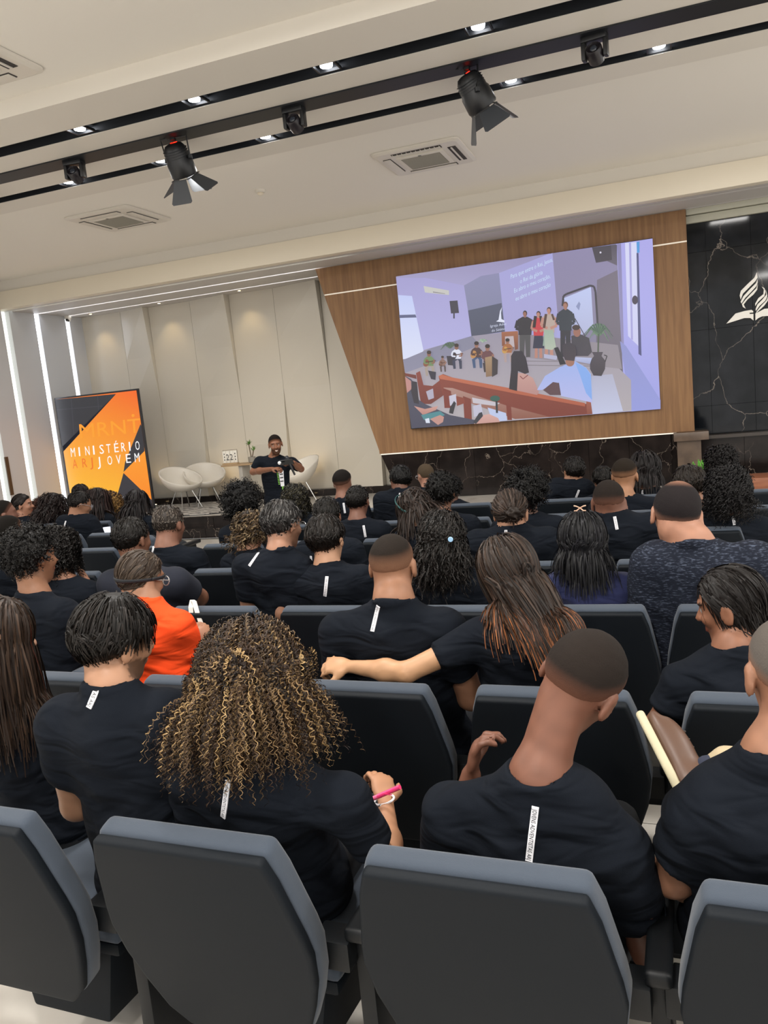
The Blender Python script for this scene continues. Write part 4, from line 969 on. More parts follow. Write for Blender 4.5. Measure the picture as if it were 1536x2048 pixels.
        for i in (0, 1):
            S0 = s.SJ[i]; sg = -1 if i == 0 else 1
            d = smin(d, cone(p, m+U*-.01-Fw*.02, S0-L*sg*.02*k, .078*k+inf, .056*k+inf), .07)
            d = smin(d, cone(p, N+U*.0-Fw*.005, (S0*.62+N*.38)-U*.018, .050*k+inf, .045*k+inf), .05)
            A_ = s.arms[i]; d = smin(d, cone(p, S0, S0+(A_['E']-S0)*.5, .054*k*fm*b+inf, .048*k*fm*b+inf), .06)
        return d
    def d_neck(s, p):
        k = s.size*s.neck_r; top = s.H+s.R@np.array([0, -.03, -.045])*s.size
        return smin(cone(p, top, s.N+s.Fw*.005, .054*k, .058*k), cone(p, s.N+s.U*.02+s.Fw*.005, s.N-s.U*.08+s.Fw*.04, .056*k, .05*s.size), .03)
    def hand(s, p, A_):
        k = s.size; W, d, n = A_['W'], A_['d'], A_['n']; n = n-d*(n@d); n /= np.linalg.norm(n); a = np.cross(d, n)   # across
        tsgn = A_.get('thumb') or (-A_['sg']); R = np.stack([a, d, n], 1)
        o = ell(p, W+d*.048*k, (.040*k, .052*k, .016*k), R)
        if not A_['vis'] and s.h > .012: return smin(o, ell(p, W+d*.1*k+n*.02*k, (.036*k, .04*k, .014*k), R), .02)
        c = A_['curl']
        for j in range(4):
            u = (-.031+.0205*j)*(-tsgn)*-1; L_ = (.092, .103, .098, .078)[j]*.92 if tsgn < 0 else (.078, .098, .103, .092)[j]*.92
            b0 = W+d*(.082-abs(j-1.5)*.004)*k+a*u*k*1.0; v = d+a*u*1.2; v /= np.linalg.norm(v); rr = .0092*k
            for q in range(3):
                an = math.radians(c*(q+.6)*(1+.12*j)); dirv = v*math.cos(an)+n*math.sin(an); e = b0+dirv*L_*k*(.42, .32, .26)[q]
                o = smin(o, cone(p, b0, e, rr*(1-.08*q), rr*(.92-.08*q)), .006); b0 = e
        t0 = W+d*.022*k+a*tsgn*.03*k; v = d*.62+a*tsgn*.62+n*.35; v /= np.linalg.norm(v); t1 = t0+v*.042*k; v2 = d*.85+a*tsgn*.25+n*.35; v2 /= np.linalg.norm(v2)
        o = smin(o, cone(p, t0, t1, .014*k, .0115*k), .012); o = smin(o, cone(p, t1, t1+v2*.036*k, .0115*k, .009*k), .006)
        return o
    def build_body(s, name, label, cat, group):
        k = s.size; fm = .88 if s.fem else 1.0
        def f(p):
            d = smin(s.d_head(p), s.d_neck(p), .025); d = smin(d, s.d_torso(p, -.016), .04)
            for i in (0, 1):
                A_ = s.arms[i]; S0 = s.SJ[i]
                d = smin(d, cone(p, S0, A_['E'], .050*k*fm*s.bulk, .041*k*fm*s.bulk), .03)
                M_ = A_['E']*.65+A_['W']*.35
                a = smin(cone(p, A_['E'], M_, .041*k*fm*s.bulk, .041*k*fm*s.bulk), cone(p, M_, A_['W'], .041*k*fm*s.bulk, .026*k*fm), .03)
                d = smin(d, a, .015); d = smin(d, s.hand(p, A_), .012)
            return d
        pts = np.array([s.H, s.N, s.P]+[a['E'] for a in s.arms]+[a['W'] for a in s.arms]+[a['W']+a['d']*.18 for a in s.arms]+s.SJ)
        lo, hi = pts.min(0)-.17, pts.max(0)+.17
        V, F = polygonize(f, lo, hi, s.h)
        q = (V-s.H)@s.R/k; C = np.tile(s.skin, (len(V), 1)); rad = np.linalg.norm(q, axis=1) < .2
        if s.face_detail:
            ax = np.abs(q[:, 0])
            lips = rad & (q[:, 1] > .078) & (ax < .024) & (np.abs(q[:, 2]+.054) < .011); C[lips] = s.skin*np.array([1.0, .62, .6])
            eye = rad & (np.abs(ax-.031) < .0105) & (q[:, 1] > .074) & (np.abs(q[:, 2]-.012) < .0055); C[eye] = (.34, .32, .30)
            iris = eye & (np.abs(ax-.031) < .005); C[iris] = (.02, .012, .008)
            brow = rad & (np.abs(ax-.031) < .02) & (q[:, 1] > .066) & (np.abs(q[:, 2]-.034-.08*(.031-ax)) < .005); C[brow] = s.hc*.8+s.skin*.1
        if s.beard:
            bd = rad & (q[:, 2] < -.035) & (q[:, 1] > .0) & (np.abs(q[:, 0]) < .09) & ~((q[:, 1] > .078) & (np.abs(q[:, 0]) < .02) & (np.abs(q[:, 2]+.054) < .008)) & (q[:, 2] > -.13); C[bd] = s.skin*.35+s.hc*.5
        C *= (1+.04*wob(V*3)[:, None])
        me = mesh_np('body', V-s.P*np.array([1, 1, 0]), F, True, np.clip(C, 0, 1)); o = link(name, me, None, SKIN)
        o.location = (s.P[0], s.P[1], 0); s.org = np.array([s.P[0], s.P[1], 0]); setp(o, label, cat, group); s.root = o
    def fshirt(s, p):
        k = s.size; fm = .9 if s.fem else 1.0
        d = s.d_torso(p, .006)
        for i in (0, 1):
            A_ = s.arms[i]; S0 = s.SJ[i]; fr = s.sleeve if not s.longsleeve else 1.0; E2 = S0+(A_['E']-S0)*fr; ax_ = (A_['E']-S0)/np.linalg.norm(A_['E']-S0)
            c = cone(p, S0, S0+(A_['E']-S0)*(fr+.1), .066*k*fm*s.bulk, .060*k*fm*s.bulk)
            if not s.longsleeve:
                c = smax(c, ((p-A3(E2))@A3(ax_)), .004); c = smax(c, -(cone(p, S0+ax_*.08, A_['E'], .055*k*fm*s.bulk, .048*k*fm*s.bulk)), .003) if s.h < .01 else c
            else: c = smin(c, cone(p, A_['E'], A_['W'], .05*k, .036*k), .02)
            d = smin(d, c, .02)
        # neck hole and ribbed collar
        Nn = s.N+s.U*.008*k; ax_ = s.U*.93-s.Fw*-.36; ax_ = ax_/np.linalg.norm(ax_)
        q = p-A3(Nn); hgt = q@A3(ax_); rr = np.sqrt(np.maximum((q*q).sum(1)-hgt*hgt, 0)); rn = .066*k*s.neck_r
        d = smax(d, np.minimum(hgt, rn-rr), .006)
        ring = np.sqrt((rr-rn)**2+(hgt*.6)**2)-.0085*k
        d = smin(d, ring, .012)
        return d
    def build_shirt(s, m):
        def f(p):
            d = s.fshirt(p)
            if s.dist < 4.5:
                u = (p-A3(s.P)); a = (u@A3(s.U)); l = u@A3(s.L)
                d = d + .008*(1-np.abs(np.sin(a*30+2.6*np.sin(l*6+s.P[0]*7)+1.5*np.sin(a*9))))**3*np.clip(.45+np.sin(l*6+a*9+s.P[0]*5), 0, 1)*np.clip((.42-a)*6, 0, 1) + .003*np.sin(l*38+a*30+2*np.sin(a*17))
            hem = A3(s.P)-A3(s.U)*(.10 if not s.stand else .07); d = smax(d, -((p-hem)@A3(s.U)), .01)
            return d
        pts = np.array([s.N, s.P]+[a['E'] for a in s.arms]+([a['W'] for a in s.arms] if s.longsleeve else [])+s.SJ); V, F = polygonize(f, pts.min(0)-.2, pts.max(0)+.14, s.h)
        me = mesh_np('shirt', V-s.org, F, True); s.shirt = link('shirt', me, s.root, m); s.shirtV, s.shirtF = V, F
    def build_legs(s, m):
        k = s.size; P = s.P; shoes = []
        legs = s.legs
        if legs is None:
            legs = []
            for sg in (-1, 1):
                kn = P+np.array([sg*.12, .40*k, .0]); kn[2] = .53; an = kn+np.array([0, -.02, 0]); an[2] = .09; legs.append((P+np.array([sg*.08, .02, -.03]), kn, an, np.array([0, 1., 0])))
        def f(p):
            d = ell(p, P-np.array([0, 0, .02]), (.165*s.w, .13, .12))
            for a, b, c, _ in legs: d = smin(d, smin(cone(p, a, b, .085*k, .062*k), cone(p, b, c, .062*k, .05*k), .03), .04)
            return d
        pts = np.array([P]+[x for l in legs for x in l[:3]]); hh = max(.024, s.h*1.6) if not s.stand else .01
        V, F = polygonize(f, pts.min(0)-.16, pts.max(0)+.14, hh); link('trousers', mesh_np('trousers', V-s.org, F, True), s.root, m)
        s.leglist = legs
        if s.dist < 9.9:
            for a, b, c, fd in legs:
                if s.legs is not None and not s.stand: continue
                me = shoe_mesh(); o = link('shoe', me, s.root); o.location = tuple(c-s.org-np.array([0, 0, c[2]])); o.rotation_euler = (0, 0, math.atan2(-fd[0], fd[1]))
    # ---- hair
    def roots(s, n, back_only=False, hy=HY, hz=HZ, seed=1):
        r = np.random.default_rng(seed); u = r.normal(size=(n*4, 3)); u /= np.linalg.norm(u, axis=1)[:, None]
        p = np.array([0, -.014, .034])+u*np.array([.0765, .098, .090]); ok = p[:, 2] > np.interp(p[:, 1], hy, hz)
        return u[ok][:n], p[ok][:n]
    def cap(s, t=.012, hz=HZ, fade=.0, noise=.002, hc=None, hh=None):
        k = s.size
        def f(p):
            q = (p-A3(s.H))@s.R.astype(f32)/k; lim = np.interp(q[:, 1], HY, hz).astype(f32); m = np.clip((q[:, 2]-lim)/.03, -1, 1)
            d = s.d_cran(p)/k-(t*np.clip(m, 0, 1)**.6)+.004*np.clip(-m, 0, 1)+.001
            d = d+noise*wob(p*6)*.4
            return smax(d, (lim-.004-q[:, 2]), .004)*k
        V, F = polygonize(f, s.H-.16*k, s.H+.16*k, hh or s.h*.9)
        q = (V-s.H)@s.R/k; lim = np.interp(q[:, 1], HY, hz); hc = s.hc if hc is None else hc
        C = np.tile(hc, (len(V), 1))
        if fade > 0: a = np.clip((q[:, 2]-lim)/fade, 0, 1)[:, None]**1.2; C = C*a+(s.skin*.8)*(1-a)
        if s.crown: a = np.clip(1-np.linalg.norm((q-np.array([0, -.035, .118]))/np.array([.055, .06, .05]), axis=1), 0, 1)[:, None]*s.crown; C = C*(1-a)+s.skin*a
        return V, F, np.clip(C, 0, 1)
    def strands(s, n, L, m=16, T=.02, g=.35, start='comb', curl=0, freq=0, rad=.002, pal=None, seed=1, spread=None, gather=None, avoid_shirt=False, hz=HZ, tipc=None, clump=1, outv=.3, side=0, backp=.25, hug=.7):
        if s.dist > 5.0: m = min(m, 10)
        elif s.dist > 3.0: m = min(m, 14)
        k = s.size; u, p = s.roots(n, hz=hz, seed=seed); n = len(p); r = np.random.default_rng(seed+5)
        crown = np.array([side, -.02, 1.0]); crown /= np.linalg.norm(crown)
        tan = u*1.0; tv = u-crown*(u@crown)[:, None]; tv[:, 1] -= backp*.3; nn = u/np.array([.0765, .098, .09]); nn /= np.linalg.norm(nn, axis=1)[:, None]
        tv -= nn*(tv*nn).sum(1)[:, None]; tv /= np.linalg.norm(tv, axis=1)[:, None]+1e-6
        v = (tv*(1-outv)+nn*outv) if start == 'comb' else (nn+.35*r.normal(size=nn.shape))
        if start == 'gather':
            gl = ((gather[0]-s.H)@s.R)/k; v = gl-p; v -= nn*np.maximum((v*nn).sum(1), -9)[:, None]*.98; v += np.array([0, -.01, .035])*np.clip(.06+p[:, 1:2], 0, 1)*8
        P = s.H+(p@s.R.T)*k; v = v@s.R.T; v /= np.linalg.norm(v, axis=1)[:, None]
        lay = (r.random(n)**.7*T*k+.002).astype(f32); Ls = L*k*(.75+.3*r.random(n)); ds = Ls/m; G = np.array([0, -.0, -1.0]); path = [P.copy()]
        fn = (lambda x: np.minimum(s.d_cran(x)-lay, s.d_torso(x, .012)-lay*.7 if avoid_shirt else 9)) if avoid_shirt else (lambda x: s.d_cran(x)-lay)
        cu = np.where(False, 0, 0)
        for j in range(m):
            v = v*(1-g)+G*g
            if gather is not None:
                gp, gs, gn = gather; to = gp-P; dd = np.linalg.norm(to, axis=1)[:, None]; v = v+to/(dd+.02)*gs*np.clip(1-j/gn, 0, 1)
            v += r.normal(size=v.shape)*.04; v /= np.linalg.norm(v, axis=1)[:, None]
            P = P+v*ds[:, None]; x = P.astype(f32); d = fn(x); bad = d < 0
            if bad.any():
                e = .004; gr = np.stack([fn(x+A3(ax_)*e)-d for ax_ in np.eye(3)], 1)/e; gr /= np.linalg.norm(gr, axis=1)[:, None]+1e-6
                P = P+np.where(bad[:, None], -gr*d[:, None], 0)
            if hug and not bad.all():
                ql = ((P-s.H)@s.R)[:, 2]/k; pu = (~bad) & (d > .001) & (ql > (-.02 if L > .12 else -.2)); e = .004
                gr = np.stack([fn(x+A3(ax_)*e)-d for ax_ in np.eye(3)], 1)/e; P = P-np.where(pu[:, None], gr*d[:, None]*hug, 0)
            path.append(P.copy())
        path = np.stack(path, 1)                                                           # n, m+1, 3
        if curl:
            mm = 3 if s.dist > 3.0 else 4; t = np.linspace(0, m, m*mm+1); i0 = np.minimum(t.astype(int), m-1); fr = (t-i0)[None, :, None]; path = path[:, i0]*(1-fr)+path[:, i0+1]*fr
            tg = np.gradient(path, axis=1); tg /= np.linalg.norm(tg, axis=2)[..., None]+1e-9; ref = np.array([.3, .2, .93]); e1 = np.cross(tg, ref); e1 /= np.linalg.norm(e1, axis=2)[..., None]+1e-6; e2 = np.cross(tg, e1)
            ncl = max(1, n//clump); cl = r.integers(0, ncl, n); ph = (r.random(ncl)*6.28)[cl]+r.normal(size=n)*.35; fq = (freq*(.8+.4*r.random(ncl)))[cl]
            s_ = np.linspace(0, 1, path.shape[1])[None, :]; phi = ph[:, None]+6.28*fq[:, None]*s_*(Ls/L/k)[:, None]
            am = curl*k*np.clip(s_*6, 0, 1)*(.7+.5*r.random(n))[:, None]; path = path+(am[..., None])*(np.cos(phi)[..., None]*e1+np.sin(phi)[..., None]*e2)
            path = path+r.normal(size=path.shape)*curl*k*.22
        M_ = path.shape[1]; tt = np.linspace(0, 1, M_); rad_ = rad*k*(1-.55*tt**2)[None, :, None]*(.8+.4*r.random(n))[:, None, None]
        tg = np.gradient(path, axis=1); tg /= np.linalg.norm(tg, axis=2)[..., None]+1e-9; outw = path-s.H+r.normal(size=(n, 1, 3))*.05; e1 = np.cross(tg, outw); e1 /= np.linalg.norm(e1, axis=2)[..., None]+1e-6
        ring = [path-rad_*1.35*e1, path+rad_*1.35*e1]; V = np.stack(ring, 2).reshape(-1, 3)
        I = (np.arange(n)[:, None]*M_+np.arange(M_-1)[None, :]).reshape(-1); F = np.stack([I*2, I*2+1, (I+1)*2+1, (I+1)*2], 1)
        base = s.hc[None, :] if pal is None else np.array([lin(c) for c in pal])[r.integers(0, len(pal), n)]
        C = (base*(1 if pal is None else .6)*(.65+.7*r.random(n))[:, None])[:, None, :]*np.ones((1, M_, 1))
        if tipc is not None:
            tcs, pr, st = tipc; tc_ = np.array([lin(c) for c in tcs])[r.integers(0, len(tcs), n)]*.8; on = (r.random(n) < pr)[:, None, None]; a = np.clip((tt-st)/.35, 0, 1)[None, :, None]*on; C = C*(1-a)+tc_[:, None, :]*a
        C = np.repeat(C[:, :, None, :], 2, 2).reshape(-1, 3)
        return V, F, C
    def add_hair(s, parts, name='hair', label=None, mm=None):
        V = np.concatenate([p[0] for p in parts]); n = 0; Fs = []
        for p in parts: Fs.append(p[1]+n); n += len(p[0])
        o = link(name, mesh_np(name, V-s.org, np.concatenate(Fs), True, np.clip(np.concatenate([p[2] for p in parts]), 0, 1)), s.root, mm or HAIR)
        if label: o['label'] = label
        return o
    def shape(s, c, r, R=None, noise=.004, col=None, hh=None, extra=None):
        """a soft mass of hair, world coordinates"""
        def f(p):
            d = ell(p, c, r, R) if extra is None else extra(p)
            return d+noise*wob(p*4)
        r_ = max(r)+.03; V, F = polygonize(f, np.array(c)-r_, np.array(c)+r_, hh or max(.008, s.h)); C = np.tile(s.hc if col is None else col, (len(V), 1))*(1+.12*wob(V*8)[:, None]); return V, F, np.clip(C, 0, 1)
    def build_hair(s, hair):
        kind = hair[0]; o = hair[1] if len(hair) > 1 else {}; near = s.dist < 3.0; mid = s.dist < 5.0; q = 1.0 if near else .5 if mid else .28; k = s.size
        rr = 1 if near else 1.25 if mid else 1.7
        sd = int(abs(s.H[0]*977+s.H[1]*131)) % 9999
        if kind == 'buzz': s.add_hair([s.cap(o.get('t', .005), fade=o.get('fade', .05), noise=.0008, hz=o.get('hz', HZ))], mm=BUZZ)
        elif kind == 'bald':
            pass
        elif kind == 'short':
            T = o.get('T', .022)*.7; parts = [s.cap(T*.75, fade=.012, noise=.002)]
            parts.append(s.strands(int(2600*q), o.get('L', .05)*.8, 6, T=T, g=.12, rad=.0016*rr, pal=o.get('pal'), seed=sd, outv=o.get('out', .25), backp=.2)); s.add_hair(parts)
        elif kind == 'curlyshort':
            T = o.get('T', .03)*.75; parts = [s.cap(T*.8, fade=.01, noise=.008)]
            parts.append(s.strands(int(2200*q), o.get('L', .07)*.5, 5, T=T, g=.05, start='out', hug=0, curl=.005, freq=2.6, rad=.0015*rr, seed=sd, pal=o.get('pal'))); s.add_hair(parts)
        elif kind == 'afro':
            r = o.get('r', .15); c = s.H+s.R@np.array([0, -.03, .035])*k+np.array(o.get('off', (0, 0, 0)))
            def ex(p): return smax(ell(p, c, (r, r*.95, r*.95)), -ell(p, s.H+s.R@np.array([0, .12, -.04])*k, (.085, .1, .12), s.R), .03)
            parts = [s.shape(c, (r, r, r), noise=.006, extra=ex), s.cap(.02)]
            parts.append(s.strands(int(2600*q), r*.5, 6, T=r*.45, g=.03, start='out', hug=0, curl=.008, freq=3.0, rad=.0016*rr, seed=sd, pal=o.get('pal'))); s.add_hair(parts)
        elif kind in ('long', 'curlylong', 'wavy'):
            L = o.get('L', .4); T = o.get('T', .03)*.75; cu, fq = {'long': (0, 0), 'wavy': (.011, 3.0), 'curlylong': (.010, L*22)}[kind]
            cu = o.get('curl', cu); fq = o.get('freq', fq)
            parts = [s.cap(T*.6, noise=.003)]
            if o.get('fill'):
                c_, r_ = o['fill']; parts.append(s.shape(s.H+np.array(c_)*k, tuple(np.array(r_)*k), noise=.006, col=s.hc*.8))
            parts.append(s.strands(int(o.get('n', 1500)*q), L, o.get('m', 18), T=T, g=o.get('g', .22), curl=cu, freq=fq, rad=o.get('rad', .0024)*(rr if near else .95 if mid else 1.4), pal=o.get('pal'), seed=sd, avoid_shirt=True, tipc=o.get('tipc'),
                                   gather=o.get('gather'), hug=o.get('hug', .6), clump=o.get('clump', 1), hz=o.get('hz', HZ), outv=o.get('out', .2), backp=o.get('backp', .5), side=o.get('side', 0)))
            s.add_hair(parts)
        elif kind == 'bun':
            g = s.H+s.R@np.array(o.get('at', (0, -.12, .0)))*k; parts = [s.cap(.012, noise=.001)]
            parts.append(s.strands(int(1300*q), .19, 9, T=.012, g=.02, rad=.002*rr, seed=sd, pal=o.get('pal'), gather=(g, .9, 12), start='gather', hug=.95))
            parts.append(s.shape(g, (o.get('r', .04),)*3, noise=.006, hh=.008)); parts.append(s.strands(int(350*q), .09, 6, T=.02, g=.1, rad=.002*rr, seed=sd+3, pal=o.get('pal'), gather=(g, 1.5, 9), outv=.5)) ; s.add_hair(parts)
        elif kind == 'tail':
            g = s.H+s.R@np.array(o.get('at', (0, -.105, .0)))*k; parts = [s.cap(.012, noise=.001)]
            parts.append(s.strands(int(1300*q), o.get('L', .4), 16, T=.012, g=.1, rad=.0022*rr, seed=sd, pal=o.get('pal'), gather=(g, 1.1, 6), start='gather', hug=.95, avoid_shirt=True, curl=o.get('curl', 0), freq=o.get('freq', 0)))
            s.add_hair(parts)
    def build_glasses(s, col):
        k = s.size; m_ = MB()
        def W(q): return tuple(s.H+s.R@np.array(q)*k-s.org)
        for sg in (-1, 1):
            m_.tube([W((sg*(.033+.025*math.cos(a)), .104, .006+.021*math.sin(a))) for a in [2*math.pi*j/14 for j in range(15)]], .0022, 5)
            m_.tube([W((sg*.058, .102, .012)), W((sg*.079, .05, .014)), W((sg*.083, -.005, .012)), W((sg*.083, -.02, -.004))], .0022, 5)
        m_.tube([W((-.009, .108, .01)), W((.009, .108, .01))], .002, 5); m_.obj('glasses', mat('glasses_'+col.strip('#'), col, .3, metal=.5), s.root)
    def build_tape(s, a, b, wid=.0165):
        tree = BVHTree.FromPolygons([Vector(v) for v in s.shirtV.tolist()], s.shirtF.tolist()); n = 22; pts = []
        for i in range(n):
            t = i/(n-1); bow = math.sin(t*math.pi)*0; d = Vector(ray(a[0]+(b[0]-a[0])*t+bow, a[1]+(b[1]-a[1])*t)).normalized()
            r = tree.ray_cast(Vector(CP), d)
            if r[0] is not None: pts.append((np.array(r[0]), np.array(r[1])))
        if len(pts) < 4: print('tape miss', s.lab); return
        P = np.array([p[0] for p in pts]); N = np.array([p[1] for p in pts]); N[(N*(P-CP)).sum(1) > 0] *= -1
        for _ in range(3): N[1:-1] = (N[:-2]+N[1:-1]+N[2:])/3; P[1:-1] = (P[:-2]+2*P[1:-1]+P[2:])/4
        N /= np.linalg.norm(N, axis=1)[:, None]; T = np.gradient(P, axis=0); T /= np.linalg.norm(T, axis=1)[:, None]; X = np.cross(N, T); X /= np.linalg.norm(X, axis=1)[:, None]
        Lc = np.concatenate([[0], np.cumsum(np.linalg.norm(np.diff(P, axis=0), axis=1))]); tot = Lc[-1]
        def mp(l, c, off):
            out = []
            for x in (P+N*off, X): out.append(np.stack([np.interp(l, Lc, x[:, i]) for i in range(3)], -1))
            return out[0]+out[1]*c[..., None]
        l = np.linspace(0, tot, 20); e = wid/2; V = np.concatenate([mp(l, np.full(20, -e), .0035), mp(l, np.full(20, e), .0035), mp(l, np.full(20, -e), -.004), mp(l, np.full(20, e), -.004)])
        F = [(i, i+1, 21+i, 20+i) for i in range(19)]+[(40+i, i, 20+i, 60+i)[:2]+(i+1, 41+i) for i in range(0)]
        for i in range(19): F += [(i, 40+i, 41+i, i+1), (20+i, 21+i, 61+i, 60+i)]
        F += [(0, 20, 60, 40), (19, 59, 79, 39)]
        tp = link('shirt_tape', mesh_py('tape', V-s.org, F), s.root, TAPEW); tp['label'] = 'white lettered tape down the back of the shirt'
        V2, F2 = text2d('JOVENS ADVENTISTAS ARJ'); full = .30 if tot < .2 else tot*1.02; sc_ = (tot*.93)/(V2[:, 0].max()); LL = V2[:, 0]*sc_+tot*.04; hh = (V2[:, 1]-.36)/.72*wid*.62
        W_ = mp(LL, hh if (X[0]@Rv) > 0 else -hh, .0043); tx = link('lettering', mesh_py('lettering', W_-s.org, F2), tp, TAPEB)
_shoe = None
def shoe_mesh():
    global _shoe
    if _shoe is None:
        def f(p):
            d = smin(ell(p, (0, .07, .045), (.045, .13, .042)), cone(p, (0, -.02, .05), (0, -.01, .10), .042, .042), .04); return smax(d, .003-p[:, 2], .004)
        V, F = polygonize(f, (-.1, -.15, -.03), (.1, .27, .2), .018); _shoe = mesh_np('shoe', V, F, True); _shoe.materials.append(mat('dark_shoe', '#1b1b1e', .5))
    return _shoe
# ================================================================== the audience
def arm(E, W, **k): return dict(E=PY(*E), W=PY(*W), **k)
BR = '#3a2a20'; BK = '#17130f'
def near():
    # ---- nearest row
    Person('young man with close-cropped dark hair, bowed head and shaved neck, nearest row', (1158, 1372), 1.86, skin='#7a5140', face=-16, down=34, tilt=27, size=1.10,
           hair=('buzz', dict(t=.0075, fade=.055, hz=[-.045, -.035, -.005, .012, .04, .06, .088])), hc='#2b2420', neck=(1078, 1560, 1.76), sh=((905, 1628, 1.80), (1240, 1705, 1.80)), tape=((1071, 1613), (1058, 1722)), occ=(0, 4), who='the young man with bowed cropped head',
           armL=dict(E=PY(885, 1800, 2.0), W=PY(942, 1550, 2.06), d=(.25, .05, 1), n=(1, .1, -.15), curl=38), neck_r=.98, bulk=1.05, w=1.0)
    Person('woman with a big mass of curly brown hair with golden highlights, nearest row', (505, 1368), 1.84, skin='#b98868', face=18, down=24, tilt=-4, fem=True, size=1.02, bulk=1.08, w=1.08,
           hair=('curlylong', dict(L=.29, n=4200, m=20, T=.09, g=.15, curl=.0052, freq=15, rad=.0012, clump=1, hug=.25, fill=(( .02, -.06, -.05), (.13, .09, .15)), pal=['#2a1d16', '#35251b', '#47321f', '#201712'], tipc=(['#8f7350', '#6b563c', '#a88a5e', '#54402c'], .45, .08), out=.2)), hc='#2c1f18',
           neck=(490, 1490, 1.76), sh=((385, 1560, 1.76), (690, 1605, 1.76)), tape=((457, 1560), (447, 1634)), occ=(0, 3), who='the woman with highlighted curls',
           armR=dict(E=PY(775, 1735, 1.86), W=PY(772, 1605, 2.10), d=(-.25, .5, .35), n=(-.5, .3, -.6), curl=50))
    Person('man with thick dark hair showing a pale crown spot, wrinkled black shirt, nearest row left', (232, 1285), 1.80, skin='#b08468', face=-24, down=12, tilt=5, size=1.05, bulk=1.12, w=1.12,
           hair=('short', dict(T=.03, L=.085, out=.1, pal=['#191512', '#221c18', '#15110e'])), hc='#15120f', beard=True, neck=(222, 1378, 1.74), sh=((125, 1450, 1.72), (335, 1440, 1.76)), tape=((202, 1360), (178, 1416)), occ=(0, 2), who='the man with the wrinkled shirt')
    Person('woman with long straight brown hair cut off by the left edge, nearest row', (2, 1268), 1.95, skin='#c39a80', face=-50, down=20, tilt=0, fem=True, size=.98,
           hair=('long', dict(L=.5, n=1500, T=.012, g=.3, pal=['#3a2c24', '#4a382c', '#2c221c'])), hc='#33271f', neck=(-8, 1372, 1.92), sh=((-90, 1440, 1.90), (45, 1432, 1.95)), occ=(0, 1), who='the woman at the left edge',
           armR=dict(E=PY(72, 1500, 2.02), W=PY(20, 1580, 2.25), d=(-.3, .9, 0)))
    Person('bald older man cut off by the right edge, ankle crossed on his knee, nearest row', (1578, 1352), 1.86, skin='#9a6e56', face=14, down=8, tilt=0, size=1.06, bulk=1.12, w=1.08, hair=('buzz', dict(t=.003, fade=.05, hz=[-.05, -.03, .0, .02, .06, .12, .2])), hc='#6b645e',
           neck=(1550, 1520, 1.80), sh=((1400, 1640, 1.80), (1650, 1640, 1.80)), occ=(0, 5), who='the bald man at the right edge',
           armL=dict(E=PY(1345, 1752, 1.86), W=PY(1420, 1770, 2.1), d=(.5, .8, 0)), legs='cross', trous=BEIGE)
